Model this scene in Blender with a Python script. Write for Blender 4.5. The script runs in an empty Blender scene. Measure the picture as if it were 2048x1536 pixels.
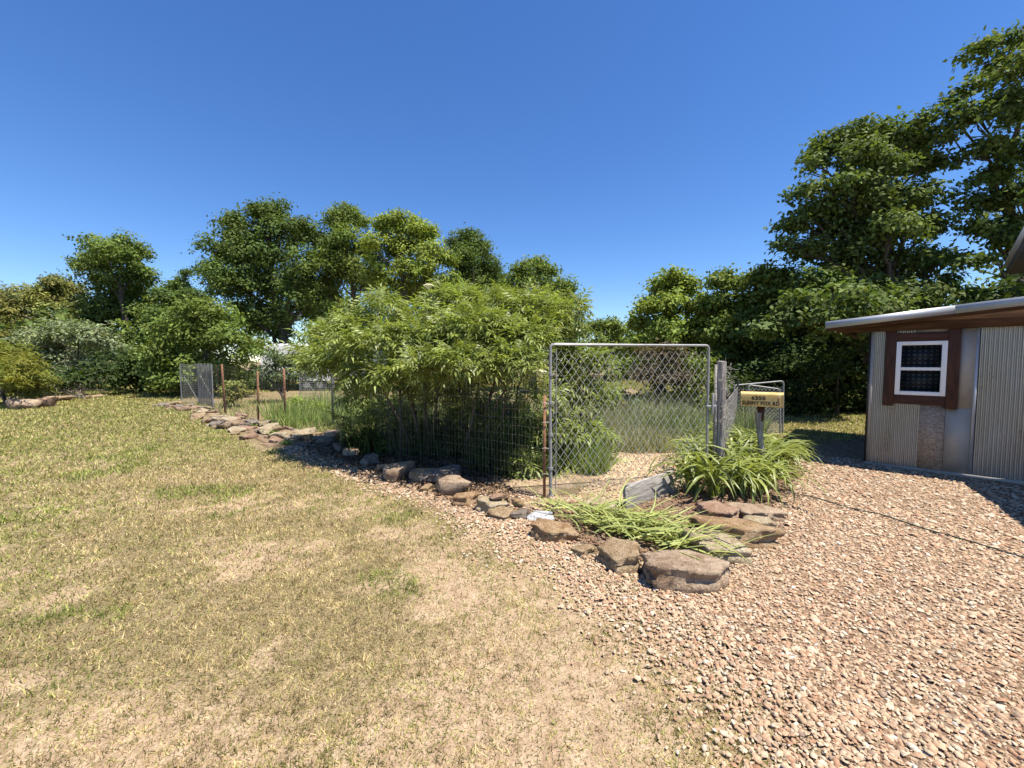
import bpy, bmesh, math
import numpy as np
from mathutils import Vector, Matrix, Euler

# ------------------------------------------------------------------ camera, world, sun, exposure
SC = bpy.context.scene
COL = SC.collection
FPX, CX, CY, HZ, CAMH = 820.0, 1024.0, 768.0, 723.0, 1.6      # photo pixels: focal length, centre, horizon; eye height in metres
PITCH = math.atan((CY - HZ) / FPX)
SUN_AZ = math.atan2(0.84, -0.54)       # from the right and a little behind the camera
SUN_EL = math.radians(69)

cd = bpy.data.cameras.new('camera')
cam = bpy.data.objects.new('camera', cd); COL.objects.link(cam)
cam.location = (0, 0, CAMH)
cam.rotation_euler = (math.pi / 2 - PITCH, 0, 0)
cd.sensor_width = 36.0; cd.lens = 36.0 * FPX / 2048.0
cd.clip_start = 0.05; cd.clip_end = 3000
SC.camera = cam

W = bpy.data.worlds.new('World'); SC.world = W; W.use_nodes = True
wn = W.node_tree.nodes; wl = W.node_tree.links
sky = wn.new('ShaderNodeTexSky'); sky.sky_type = 'NISHITA'; sky.sun_disc = False
sky.sun_elevation = SUN_EL; sky.sun_rotation = SUN_AZ
sky.altitude = 0; sky.air_density = 1.0; sky.dust_density = 0.0; sky.ozone_density = 6.0
bg = wn['Background']; bg.inputs['Strength'].default_value = 0.092
hs = wn.new('ShaderNodeHueSaturation'); hs.inputs['Saturation'].default_value = 1.18; hs.inputs['Hue'].default_value = 0.508; wl.new(sky.outputs[0], hs.inputs['Color']); wl.new(hs.outputs[0], bg.inputs['Color'])

sd = bpy.data.lights.new('sun', 'SUN'); sun = bpy.data.objects.new('sun', sd); COL.objects.link(sun)
sd.energy = 5.0; sd.angle = math.radians(0.5); sd.color = (1.0, 0.93, 0.81)
S = Vector((math.sin(SUN_AZ) * math.cos(SUN_EL), math.cos(SUN_AZ) * math.cos(SUN_EL), math.sin(SUN_EL)))
sun.rotation_euler = S.to_track_quat('Z', 'Y').to_euler()
sun.location = (6, -4, 12)

SC.view_settings.view_transform = 'Standard'; SC.view_settings.look = 'None'
SC.view_settings.exposure = 1.0; SC.view_settings.gamma = 1.0
SC.view_settings.use_curve_mapping = False
SC.render.engine = 'CYCLES'
SC.cycles.max_bounces = 6; SC.cycles.diffuse_bounces = 2; SC.cycles.transparent_max_bounces = 6
SC.cycles.transmission_bounces = 4

# ------------------------------------------------------------------ pixel helpers
def ray(px, py):
    dx, dy = px - CX, CY - py
    s, c = math.sin(PITCH), math.cos(PITCH)
    return np.array([dx, dy * s + FPX * c, dy * c - FPX * s])
def gp(px, py, z=0.0):                     # pixel -> point on the ground
    d = ray(px, py); t = (z - CAMH) / d[2]
    return np.array([d[0] * t, d[1] * t, z])
def at(px, py, Y):                         # pixel -> point at depth Y
    d = ray(px, py); t = Y / d[1]
    return np.array([d[0] * t, Y, CAMH + d[2] * t])

# ------------------------------------------------------------------ numpy noise
def _h(ix, iy, seed):
    n = (ix.astype(np.int64) * 374761393 + iy.astype(np.int64) * 668265263 + seed * 974634721) & 0xffffffff
    n = ((n ^ (n >> 13)) * 1274126177) & 0xffffffff
    return ((n ^ (n >> 16)) & 0xffff) / 65535.0
def vnoise(x, y, seed=0):
    ix, iy = np.floor(x), np.floor(y); fx, fy = x - ix, y - iy
    fx = fx * fx * (3 - 2 * fx); fy = fy * fy * (3 - 2 * fy)
    a, b = _h(ix, iy, seed), _h(ix + 1, iy, seed); c, d = _h(ix, iy + 1, seed), _h(ix + 1, iy + 1, seed)
    return (a + (b - a) * fx) * (1 - fy) + (c + (d - c) * fx) * fy
def fbm(x, y, seed=0, o=3):
    r = 0; a = 0.5; t = 0
    for k in range(o):
        r = r + a * vnoise(x * 2 ** k, y * 2 ** k, seed + k); t += a; a *= 0.5
    return r / t
def inpoly(x, y, P):
    P = np.asarray(P); r = np.zeros(x.shape, bool); j = len(P) - 1
    for i in range(len(P)):
        xi, yi = P[i][:2]; xj, yj = P[j][:2]
        c = ((yi > y) != (yj > y)) & (x < (xj - xi) * (y - yi) / (yj - yi + 1e-12) + xi)
        r ^= c; j = i
    return r
def unit(v):
    return v / np.maximum(np.linalg.norm(v, axis=-1, keepdims=True), 1e-9)

# ------------------------------------------------------------------ mesh helpers
def np_mesh(name, V, F, mat=None, col=None, smooth=False):
    """V (n,3), F (m,k) with k 3 or 4, or a list of such arrays"""
    Fs = F if isinstance(F, list) else [F]
    Fs = [np.asarray(f, np.int32) for f in Fs if len(f)]
    V = np.asarray(V, np.float32)
    me = bpy.data.meshes.new(name)
    me.vertices.add(len(V)); me.vertices.foreach_set('co', V.ravel())
    loops = np.concatenate([f.ravel() for f in Fs])
    tot = np.concatenate([np.full(len(f), f.shape[1], np.int32) for f in Fs])
    start = np.concatenate([[0], np.cumsum(tot)[:-1]]).astype(np.int32)
    me.loops.add(len(loops)); me.loops.foreach_set('vertex_index', loops)
    me.polygons.add(len(tot)); me.polygons.foreach_set('loop_start', start)
    me.polygons.foreach_set('loop_total', tot)
    if smooth: me.polygons.foreach_set('use_smooth', np.ones(len(tot), bool))
    if col is not None:
        a = me.color_attributes.new('col', 'FLOAT_COLOR', 'POINT')
        c = np.ones((len(V), 4), np.float32); c[:, :3] = col
        a.data.foreach_set('color', c.ravel())
    me.update(calc_edges=True)
    if mat: me.materials.append(mat)
    return me
def link(name, me, parent=None, loc=None, rot=None):
    o = bpy.data.objects.new(name, me); COL.objects.link(o)
    if parent: o.parent = parent
    if loc is not None: o.location = loc
    if rot is not None: o.rotation_euler = rot
    return o
def tag(o, label=None, cat=None, group=None, kind=None):
    if label: o['label'] = label
    if cat: o['category'] = cat
    if group: o['group'] = group
    if kind: o['kind'] = kind
    return o
def thing(name, label, cat, loc=(0, 0, 0), rz=0.0, group=None):
    o = bpy.data.objects.new(name, None); COL.objects.link(o)
    o.empty_display_size = 0.2
    o.location = loc; o.rotation_euler = (0, 0, rz)
    return tag(o, label, cat, group)

class MB:
    """collects boxes, tubes and prisms; build() links them as one mesh"""
    def __init__(s): s.V = []; s.F3 = []; s.F4 = []; s.n = 0
    def add(s, V, F):
        V = np.asarray(V, float); F = np.asarray(F, int)
        (s.F3 if F.shape[1] == 3 else s.F4).append(F + s.n)
        s.V.append(V); s.n += len(V); return s
    def box(s, a, b, M=None):
        x0, y0, z0 = a; x1, y1, z1 = b
        V = np.array([(x0, y0, z0), (x1, y0, z0), (x1, y1, z0), (x0, y1, z0), (x0, y0, z1), (x1, y0, z1), (x1, y1, z1), (x0, y1, z1)], float)
        if M is not None: V = (np.array(M.to_3x3()) @ V.T).T + np.array(M.translation)
        return s.add(V, [(0, 3, 2, 1), (4, 5, 6, 7), (0, 1, 5, 4), (1, 2, 6, 5), (2, 3, 7, 6), (3, 0, 4, 7)])
    def tube(s, P, R, n=6, cap=True):
        P = np.asarray(P, float); R = np.broadcast_to(np.asarray(R, float), (len(P),))
        T = np.gradient(P, axis=0); T = unit(T)
        up = np.array([0, 0, 1.0]) if abs(T[0][2]) < 0.9 else np.array([1.0, 0, 0])
        A = unit(np.cross(T, up)); B = np.cross(T, A)
        an = np.arange(n) * 2 * math.pi / n
        V = (P[:, None] + R[:, None, None] * (np.cos(an)[None, :, None] * A[:, None] + np.sin(an)[None, :, None] * B[:, None])).reshape(-1, 3)
        F = []
        for i in range(len(P) - 1):
            for k in range(n):
                F.append((i * n + k, i * n + (k + 1) % n, (i + 1) * n + (k + 1) % n, (i + 1) * n + k))
        s.add(V, F)
        if cap:
            for e, o in ((0, 1), (len(P) - 1, -1)):
                c = len(V) if e else len(V)
                ring = V[e * n:(e + 1) * n]
                s.add(np.vstack([ring, P[e]]), [(k, (k + 1) % n, n)[::o] for k in range(n)])
        return s
    def rods(s, A, B, r, n=3):
        """many straight thin rods at once, A,B (m,3)"""
        A = np.asarray(A, float); B = np.asarray(B, float); m = len(A)
        T = unit(B - A); up = np.where(np.abs(T[:, 2:3]) < 0.9, np.array([[0, 0, 1.0]]), np.array([[1.0, 0, 0]]))
        U = unit(np.cross(T, up)); Wv = np.cross(T, U)
        an = np.arange(n) * 2 * math.pi / n
        O = r * (np.cos(an)[None, :, None] * U[:, None] + np.sin(an)[None, :, None] * Wv[:, None])
        V = np.concatenate([A[:, None] + O, B[:, None] + O], 1).reshape(-1, 3)
        k = np.arange(n); q = np.stack([k, (k + 1) % n, n + (k + 1) % n, n + k], 1)
        F = (np.arange(m)[:, None, None] * 2 * n + q[None]).reshape(-1, 4)
        return s.add(V, F)
    def mesh(s, name, mat, smooth=False):
        F = []
        if s.F3: F.append(np.concatenate(s.F3))
        if s.F4: F.append(np.concatenate(s.F4))
        return np_mesh(name, np.concatenate(s.V), F, mat, smooth=smooth)
    def build(s, name, mat, parent=None, smooth=False, bevel=0.0):
        o = link(name, s.mesh(name, mat, smooth), parent)
        if bevel:
            m = o.modifiers.new('bevel', 'BEVEL'); m.width = bevel; m.segments = 2; m.limit_method = 'ANGLE'
        return o

# ------------------------------------------------------------------ materials
def new_mat(name):
    m = bpy.data.materials.new(name); m.use_nodes = True
    nt = m.node_tree; return m, nt, nt.nodes['Principled BSDF']
def ramp(nt, stops):
    r = nt.nodes.new('ShaderNodeValToRGB'); e = r.color_ramp.elements
    while len(e) < len(stops): e.new(0.5)
    for k, (p, c) in enumerate(stops):
        e[k].position = p; e[k].color = (*c, 1)
    return r
def noise(nt, scale, detail=4, rough=0.6, vec=None, dist=0.0):
    n = nt.nodes.new('ShaderNodeTexNoise'); n.inputs['Scale'].default_value = scale
    n.inputs['Detail'].default_value = detail; n.inputs['Roughness'].default_value = rough
    n.inputs['Distortion'].default_value = dist
    if vec: nt.links.new(vec, n.inputs['Vector'])
    return n
def coords(nt, which='Object', scale=None):
    t = nt.nodes.new('ShaderNodeTexCoord'); o = t.outputs[which]
    if scale:
        mp = nt.nodes.new('ShaderNodeMapping'); mp.inputs['Scale'].default_value = scale
        nt.links.new(o, mp.inputs['Vector']); o = mp.outputs[0]
    return o
def bump(nt, b, height, strength=0.4, dist=0.01):
    n = nt.nodes.new('ShaderNodeBump'); n.inputs['Strength'].default_value = strength
    n.inputs['Distance'].default_value = dist
    nt.links.new(height, n.inputs['Height']); nt.links.new(n.outputs[0], b.inputs['Normal'])
def mixcol(nt, fac, a, b, mode='MIX'):
    n = nt.nodes.new('ShaderNodeMix'); n.data_type = 'RGBA'; n.blend_type = mode
    for s, v in ((n.inputs[0], fac), (n.inputs[6], a), (n.inputs[7], b)):
        if hasattr(v, 'node'): nt.links.new(v, s)
        else: s.default_value = v if not isinstance(v, tuple) else (*v, 1)
    return n.outputs[2]
def simple(name, color, rough=0.7, metal=0.0, var=0.15, scale=8, bumpk=0.0, spec=0.5, stretch=None):
    m, nt, b = new_mat(name)
    v = coords(nt, 'Object', stretch)
    n = noise(nt, scale, 5, 0.65, v)
    lo = tuple(c * (1 - var) for c in color); hi = tuple(min(1, c * (1 + var)) for c in color)
    r = ramp(nt, [(0.3, lo), (0.7, hi)]); nt.links.new(n.outputs[0], r.inputs[0])
    nt.links.new(r.outputs[0], b.inputs['Base Color'])
    b.inputs['Roughness'].default_value = rough; b.inputs['Metallic'].default_value = metal
    b.inputs['Specular IOR Level'].default_value = spec
    if bumpk: bump(nt, b, n.outputs[0], bumpk, 0.01)
    return m
def leaf_mat(name, tint, trans=0.3, rough=0.68, spec=0.10, attr=True, rand=0.25):
    """leaf: per-leaf shade comes from the colour attribute (or object random) times the species tint"""
    m, nt, b = new_mat(name)
    if attr:
        a = nt.nodes.new('ShaderNodeAttribute'); a.attribute_name = 'col'; src = a.outputs['Color']
        c = mixcol(nt, 1.0, src, tint, 'MULTIPLY')
    else:
        oi = nt.nodes.new('ShaderNodeObjectInfo')
        r = ramp(nt, [(0.0, tuple(x * (1 - rand) for x in tint)), (0.6, tint), (1.0, tuple(min(1, x * (1 + rand) + 0.02 * (k == 0)) for k, x in enumerate(tint)))])
        nt.links.new(oi.outputs['Random'], r.inputs[0]); c = r.outputs[0]
    nt.links.new(c, b.inputs['Base Color'])
    b.inputs['Roughness'].default_value = rough; b.inputs['Specular IOR Level'].default_value = spec
    t = nt.nodes.new('ShaderNodeBsdfTranslucent')
    c2 = mixcol(nt, 1.0, c, (1.25, 1.3, 0.55), 'MULTIPLY'); nt.links.new(c2, t.inputs['Color'])
    mx = nt.nodes.new('ShaderNodeMixShader'); mx.inputs[0].default_value = trans
    nt.links.new(b.outputs[0], mx.inputs[1]); nt.links.new(t.outputs[0], mx.inputs[2])
    nt.links.new(mx.outputs[0], nt.nodes['Material Output'].inputs['Surface'])
    return m
def attr_mat(name, rough=0.85, spec=0.25, fine=None):
    m, nt, b = new_mat(name)
    a = nt.nodes.new('ShaderNodeAttribute'); a.attribute_name = 'col'; c = a.outputs['Color']
    if fine:
        n = noise(nt, fine, 3, 0.6, coords(nt, 'Object'))
        r = ramp(nt, [(0.3, (0.75, 0.75, 0.75)), (0.7, (1.15, 1.15, 1.15))]); nt.links.new(n.outputs[0], r.inputs[0])
        c = mixcol(nt, 1.0, c, r.outputs[0], 'MULTIPLY')
    nt.links.new(c, b.inputs['Base Color'])
    b.inputs['Roughness'].default_value = rough; b.inputs['Specular IOR Level'].default_value = spec
    return m
def rock_mat(name, a, b2, c=None, scale=5.0):
    m, nt, b = new_mat(name)
    v = coords(nt, 'Object')
    n = noise(nt, scale, 6, 0.68, v, 0.4)
    r = ramp(nt, [(0.32, a), (0.5, b2), (0.68, c or tuple(min(1, x * 1.25) for x in b2))]); nt.links.new(n.outputs[0], r.inputs[0])
    n2 = noise(nt, 60, 4, 0.7, v)
    r2 = ramp(nt, [(0.35, (0.62, 0.62, 0.62)), (0.65, (1.15, 1.15, 1.15))]); nt.links.new(n2.outputs[0], r2.inputs[0])
    nt.links.new(mixcol(nt, 1.0, r.outputs[0], r2.outputs[0], 'MULTIPLY'), b.inputs['Base Color'])
    b.inputs['Roughness'].default_value = 0.9; b.inputs['Specular IOR Level'].default_value = 0.2
    n3 = noise(nt, 22, 6, 0.7, v)
    ad = nt.nodes.new('ShaderNodeMath'); nt.links.new(n3.outputs[0], ad.inputs[0]); nt.links.new(n2.outputs[0], ad.inputs[1])
    bump(nt, b, ad.outputs[0], 1.0, 0.03)
    return m
def wood_mat(name, dark, light, stretch=(2, 30, 30), rough=0.8, bumpk=0.35, distort=1.2):
    m, nt, b = new_mat(name)
    v = coords(nt, 'Object', stretch)
    n = noise(nt, 1.6, 6, 0.7, v, distort)
    r = ramp(nt, [(0.34, dark), (0.5, tuple((x + y) / 2 for x, y in zip(dark, light))), (0.64, light)]); nt.links.new(n.outputs[0], r.inputs[0])
    nt.links.new(r.outputs[0], b.inputs['Base Color'])
    b.inputs['Roughness'].default_value = rough; b.inputs['Specular IOR Level'].default_value = 0.25
    bump(nt, b, n.outputs[0], bumpk, 0.01)
    return m
def metal_mat(name, color, rough=0.35, metal=0.9, scale=3, var=0.2, stretch=(1, 1, 0.3)):
    m, nt, b = new_mat(name)
    v = coords(nt, 'Object', stretch)
    n = noise(nt, scale, 6, 0.65, v, 0.3)
    r = ramp(nt, [(0.3, tuple(c * (1 - var) for c in color)), (0.7, tuple(min(1, c * (1 + var)) for c in color))]); nt.links.new(n.outputs[0], r.inputs[0])
    nt.links.new(r.outputs[0], b.inputs['Base Color'])
    r2 = ramp(nt, [(0.3, (rough * 0.75,) * 3), (0.75, (rough * 1.4,) * 3)]); nt.links.new(n.outputs[0], r2.inputs[0])
    nt.links.new(r2.outputs[0], b.inputs['Roughness'])
    b.inputs['Metallic'].default_value = metal
    n2 = noise(nt, 7, 2, 0.5, coords(nt, 'Object')); bump(nt, b, n2.outputs[0], 0.04, 0.01)
    return m

M = {}
M['galv'] = simple('galvanised_pipe', (0.27, 0.27, 0.27), 0.6, 0.3, 0.18, 12, 0.1)
M['wire'] = simple('galvanised_wire', (0.36, 0.36, 0.34), 0.5, 0.35, 0.2, 4)
M['fwire'] = simple('dull_fence_wire', (0.20, 0.185, 0.165), 0.6, 0.3, 0.25, 4)
M['wire_dark'] = simple('weathered_wire', (0.34, 0.32, 0.30), 0.6, 0.3, 0.25, 4)
M['rust'] = simple('rusty_steel', (0.20, 0.095, 0.05), 0.85, 0.1, 0.45, 14, 0.3)
M['tpost'] = simple('dark_steel_post', (0.05, 0.05, 0.045), 0.7, 0.2, 0.3, 10)
M['bark'] = wood_mat('bark', (0.035, 0.028, 0.022), (0.12, 0.10, 0.08), (6, 6, 1.2), 0.95, 0.6)
M['stem'] = simple('shrub_stem', (0.11, 0.085, 0.06), 0.9, 0, 0.3, 10, 0.3)
M['greywood'] = wood_mat('weathered_grey_wood', (0.10, 0.09, 0.08), (0.46, 0.43, 0.39), (2.2, 26, 26), 0.9, 0.6, 1.6)
M['postwood'] = wood_mat('grey_post_wood', (0.09, 0.08, 0.07), (0.42, 0.39, 0.36), (26, 26, 1.6), 0.9, 0.7)
M['redwood'] = wood_mat('dark_red_stained_board', (0.030, 0.013, 0.008), (0.080, 0.031, 0.018), (9, 9, 1.2), 0.6, 0.2)
M['redwoodh'] = wood_mat('dark_red_stained_board_h', (0.030, 0.013, 0.008), (0.080, 0.031, 0.018), (1.2, 9, 9), 0.6, 0.2)
M['beam'] = wood_mat('brown_fascia_wood', (0.040, 0.019, 0.010), (0.115, 0.055, 0.028), (1.0, 12, 12), 0.75, 0.2)
M['white'] = simple('white_vinyl', (0.80, 0.80, 0.79), 0.4, 0, 0.03, 4)
M['rv'] = simple('white_rv_skin', (0.82, 0.82, 0.82), 0.35, 0, 0.04, 2)
M['roofmetal'] = metal_mat('painted_roof_metal', (0.42, 0.44, 0.47), 0.42, 0.35, 2, 0.12, (0.4, 1, 1))
M['corr'] = metal_mat('corrugated_zinc', (0.38, 0.375, 0.36), 0.30, 0.72, 2.5, 0.16, (1, 1, 0.35))
M['flatzinc'] = metal_mat('flat_zinc_sheet', (0.37, 0.34, 0.30), 0.6, 0.35, 3.5, 0.18, (1, 1, 0.6))
M['tanpanel'] = simple('granular_tan_sheet', (0.34, 0.26, 0.19), 0.8, 0.1, 0.5, 34, 0.5)
M['black'] = simple('black_edge', (0.02, 0.018, 0.016), 0.7, 0, 0.3, 8)
M['darksoffit'] = simple('dark_soffit', (0.045, 0.043, 0.042), 0.7, 0, 0.2, 6)
M['ink'] = simple('black_paint', (0.02, 0.017, 0.013), 0.7, 0, 0.2, 30)
M['tyre'] = simple('tyre_rubber', (0.02, 0.02, 0.02), 0.9, 0, 0.2, 6)
M['hose'] = simple('dark_green_hose', (0.025, 0.04, 0.03), 0.5, 0, 0.2, 6)
M['cream'] = simple('cream_flower', (0.72, 0.70, 0.45), 0.8, 0, 0.1, 30)
M['deadtwig'] = simple('dead_twig', (0.36, 0.31, 0.25), 0.9, 0, 0.3, 8)
M['pinktape'] = simple('faded_red_tape', (0.45, 0.12, 0.12), 0.7, 0, 0.2, 20)

# glass
def glass_mat():
    m, nt, b = new_mat('window_glass')
    t = nt.nodes.new('ShaderNodeBsdfTransparent'); t.inputs[0].default_value = (0.75, 0.8, 0.8, 1)
    g = nt.nodes.new('ShaderNodeBsdfGlossy'); g.inputs['Roughness'].default_value = 0.03
    f = nt.nodes.new('ShaderNodeFresnel'); f.inputs[0].default_value = 1.22
    mx = nt.nodes.new('ShaderNodeMixShader'); nt.links.new(f.outputs[0], mx.inputs[0])
    nt.links.new(t.outputs[0], mx.inputs[1]); nt.links.new(g.outputs[0], mx.inputs[2])
    nt.links.new(mx.outputs[0], nt.nodes['Material Output'].inputs['Surface'])
    return m
M['glass'] = glass_mat()
def curtain_mat():
    m, nt, b = new_mat('checked_curtain')
    v = coords(nt, 'Object')
    sx = nt.nodes.new('ShaderNodeSeparateXYZ'); nt.links.new(v, sx.inputs[0])
    outs = []
    for k in (0, 2):
        mu = nt.nodes.new('ShaderNodeMath'); mu.operation = 'MULTIPLY'; mu.inputs[1].default_value = 2 * math.pi / 0.058
        nt.links.new(sx.outputs[k], mu.inputs[0])
        sn = nt.nodes.new('ShaderNodeMath'); sn.operation = 'SINE'; nt.links.new(mu.outputs[0], sn.inputs[0]); outs.append(sn)
    mn = nt.nodes.new('ShaderNodeMath'); mn.operation = 'MINIMUM'
    nt.links.new(outs[0].outputs[0], mn.inputs[0]); nt.links.new(outs[1].outputs[0], mn.inputs[1])
    r = ramp(nt, [(0.0, (0.02, 0.022, 0.04)), (0.35, (0.17, 0.17, 0.18))]); nt.links.new(mn.outputs[0], r.inputs[0])
    nt.links.new(r.outputs[0], b.inputs['Base Color']); b.inputs['Roughness'].default_value = 0.9
    return m
M['curtain'] = curtain_mat()
def mailbox_mat():
    m, nt, b = new_mat('yellowed_mailbox_paint')
    v = coords(nt, 'Object')
    n = noise(nt, 9, 6, 0.7, v, 0.6)
    r = ramp(nt, [(0.30, (0.42, 0.21, 0.05)), (0.42, (0.62, 0.42, 0.13)), (0.6, (0.70, 0.52, 0.22))]); nt.links.new(n.outputs[0], r.inputs[0])
    n2 = noise(nt, 55, 3, 0.7, v); r2 = ramp(nt, [(0.33, (0.35, 0.25, 0.15)), (0.42, (1, 1, 1))]); nt.links.new(n2.outputs[0], r2.inputs[0])
    nt.links.new(mixcol(nt, 0.7, r.outputs[0], r2.outputs[0], 'MULTIPLY'), b.inputs['Base Color'])
    b.inputs['Roughness'].default_value = 0.6
    return m
M['mailbox'] = mailbox_mat()

# ------------------------------------------------------------------ ground regions (metres, from where the edges meet the ground in the photo)
EDGE = [gp(*p) for p in [(1400, 1600), (1370, 1536), (1285, 1400), (1180, 1265), (1085, 1165), (970, 1095), (890, 1040), (770, 990), (650, 940), (520, 897), (430, 852), (345, 814), (312, 803)]]
FENCE = [gp(1098, 1000), gp(800, 925), gp(665, 860), gp(569, 851), gp(515, 840), gp(449, 831), gp(395, 814)]
GL = np.array([0.455, 4.74, 0]); GR = np.array([2.46, 5.17, 0])        # the two ends of the chain link gate
C0 = gp(1731, 930)                                                    # shed corner
WA = math.radians(-43.0)                                              # direction of the shed's window wall
WU = np.array([math.cos(WA), math.sin(WA), 0]); WN = np.array([math.sin(WA), -math.cos(WA), 0])
GRAVEL = [(p[0] + .26 * min(1, max(0, (4.6 - p[1]) / 1.5)), p[1]) for p in EDGE] + [(p[0], p[1]) for p in FENCE[::-1]] + [(GR[0], GR[1]), (3.2, 6.4), (4.4, 7.6), (5.7, 7.7), (9, 9.5), (16, 8), (16, -6), (0.9, -6)]
PATH = [(p[0], p[1]) for p in [gp(1130, 1010), gp(1360, 1000), gp(1420, 905), gp(1330, 885), gp(1225, 905), gp(1190, 950)]]
BED = [(p[0], p[1]) for p in [gp(1100, 1010), gp(1060, 1040), gp(1160, 1090), gp(1290, 1130), gp(1420, 1120), gp(1440, 1060), gp(1570, 1000), gp(1610, 945), gp(1560, 915), gp(1440, 900), gp(1340, 1000)]]

# ------------------------------------------------------------------ ground
def ground_mat():
    m, nt, b = new_mat('lawn_soil')
    v = coords(nt, 'Object')
    n1 = noise(nt, 0.55, 5, 0.6, v); n2 = noise(nt, 9, 6, 0.7, v); n3 = noise(nt, 90, 4, 0.75, v)
    soil = ramp(nt, [(0.30, (0.28, 0.19, 0.12)), (0.5, (0.39, 0.285, 0.19)), (0.68, (0.48, 0.37, 0.255))]); nt.links.new(n2.outputs[0], soil.inputs[0])
    thatch = ramp(nt, [(0.3, (0.11, 0.085, 0.045)), (0.5, (0.21, 0.165, 0.09)), (0.7, (0.33, 0.26, 0.155))]); nt.links.new(n3.outputs[0], thatch.inputs[0])
    at_ = nt.nodes.new('ShaderNodeAttribute'); at_.attribute_name = 'col'
    ad = nt.nodes.new('ShaderNodeMath'); nt.links.new(at_.outputs['Fac'], ad.inputs[0])
    ms = nt.nodes.new('ShaderNodeMath'); ms.operation = 'MULTIPLY_ADD'; ms.inputs[1].default_value = .5; ms.inputs[2].default_value = -.25; nt.links.new(n2.outputs[0], ms.inputs[0]); nt.links.new(ms.outputs[0], ad.inputs[1])
    mk = ramp(nt, [(0.02, (0, 0, 0)), (0.26, (1, 1, 1))]); nt.links.new(ad.outputs[0], mk.inputs[0])
    c = mixcol(nt, mk.outputs[0], thatch.outputs[0], soil.outputs[0])
    f = ramp(nt, [(0.3, (0.5, 0.48, 0.45)), (0.6, (1.1, 1.1, 1.1))]); nt.links.new(n3.outputs[0], f.inputs[0])
    nt.links.new(mixcol(nt, 1.0, c, f.outputs[0], 'MULTIPLY'), b.inputs['Base Color'])
    b.inputs['Roughness'].default_value = 0.95; b.inputs['Specular IOR Level'].default_value = 0.1
    bump(nt, b, n3.outputs[0], 0.6, 0.02)
    return m
M['ground'] = ground_mat()
def bareness(x, y):
    g2 = fbm(x * 2.3, y * 2.3, 33); g3 = fbm(x * 6, y * 6, 35)
    bc = gp(1080, 1500); b = np.exp(-(((x - bc[0]) / .62) ** 2 + ((y - bc[1]) / .8) ** 2))
    bc2 = gp(300, 1500); b = np.maximum(b, .4 * np.exp(-(((x - bc2[0]) / .9) ** 2 + ((y - bc2[1]) / .35) ** 2)))
    near = np.clip((9 - y) / 6, 0.15, 1)
    return np.clip(.75 * b * (.45 + 1.2 * g2) + 2.6 * near * np.clip(g2 * .65 + g3 * .35 - .52, 0, 1) , 0, 1)
def grid_ground():
    near = np.arange(-12, 12.01, 0.15)
    xs = np.concatenate([[-1500, -400, -120, -60, -35, -20], near, [20, 35, 60, 120, 400, 1500]])
    ys = np.concatenate([[-300, -60, -20], np.arange(-6, 20.01, 0.15), [26, 35, 60, 120, 400, 1500]])
    X, Y = np.meshgrid(xs, ys)
    Z = (fbm(X * 0.9, Y * 0.9, 3) - 0.5) * 0.03 * (np.abs(X) < 12) * (Y < 20) * (Y > -6)
    V = np.stack([X, Y, Z], -1).reshape(-1, 3); w = len(xs); h = len(ys)
    i = np.arange((h - 1) * w).reshape(h - 1, w)[:, :-1].ravel()
    F = np.stack([i, i + 1, i + w + 1, i + w], 1)
    bare = bareness(V[:, 0], V[:, 1])
    return np_mesh('ground', V, F, M['ground'], np.repeat(bare[:, None], 3, 1), smooth=True)
ground = tag(link('ground', grid_ground()), 'dry tan and green mown lawn with bare sandy patches', kind='structure')

def gravel_bed_mat():
    m, nt, b = new_mat('gravel_bed')
    v = coords(nt, 'Object')
    vo = nt.nodes.new('ShaderNodeTexVoronoi'); vo.inputs['Scale'].default_value = 42; nt.links.new(v, vo.inputs['Vector'])
    hs = nt.nodes.new('ShaderNodeSeparateColor'); nt.links.new(vo.outputs['Color'], hs.inputs[0])
    r = ramp(nt, [(0.0, (0.20, 0.12, 0.075)), (0.35, (0.32, 0.205, 0.13)), (0.7, (0.40, 0.285, 0.185)), (1.0, (0.48, 0.38, 0.27))]); nt.links.new(hs.outputs[0], r.inputs[0])
    d = ramp(nt, [(0.0, (1, 1, 1)), (0.6, (0.55, 0.55, 0.55))]); nt.links.new(vo.outputs['Distance'], d.inputs[0])
    nt.links.new(mixcol(nt, 1.0, r.outputs[0], d.outputs[0], 'MULTIPLY'), b.inputs['Base Color'])
    b.inputs['Roughness'].default_value = 0.95; b.inputs['Specular IOR Level'].default_value = 0.15
    iv = nt.nodes.new('ShaderNodeMath'); iv.operation = 'SUBTRACT'; iv.inputs[0].default_value = 1.0; nt.links.new(vo.outputs['Distance'], iv.inputs[1])
    bump(nt, b, iv.outputs[0], 1.0, 0.02)
    return m
M['gravelbed'] = gravel_bed_mat()
M['mulch'] = simple('brown_mulch', (0.16, 0.105, 0.07), 0.95, 0, 0.5, 60, 0.8, 0.1)
M['chippath'] = simple('pale_chip_path', (0.42, 0.32, 0.21), 0.95, 0, 0.35, 55, 0.7, 0.1)
def warp(x, y, a=0.35, s=2.2, seed=11):
    return x + (fbm(x * s, y * s, seed) - .5) * 2 * a, y + (fbm(x * s, y * s, seed + 40) - .5) * 2 * a
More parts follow.
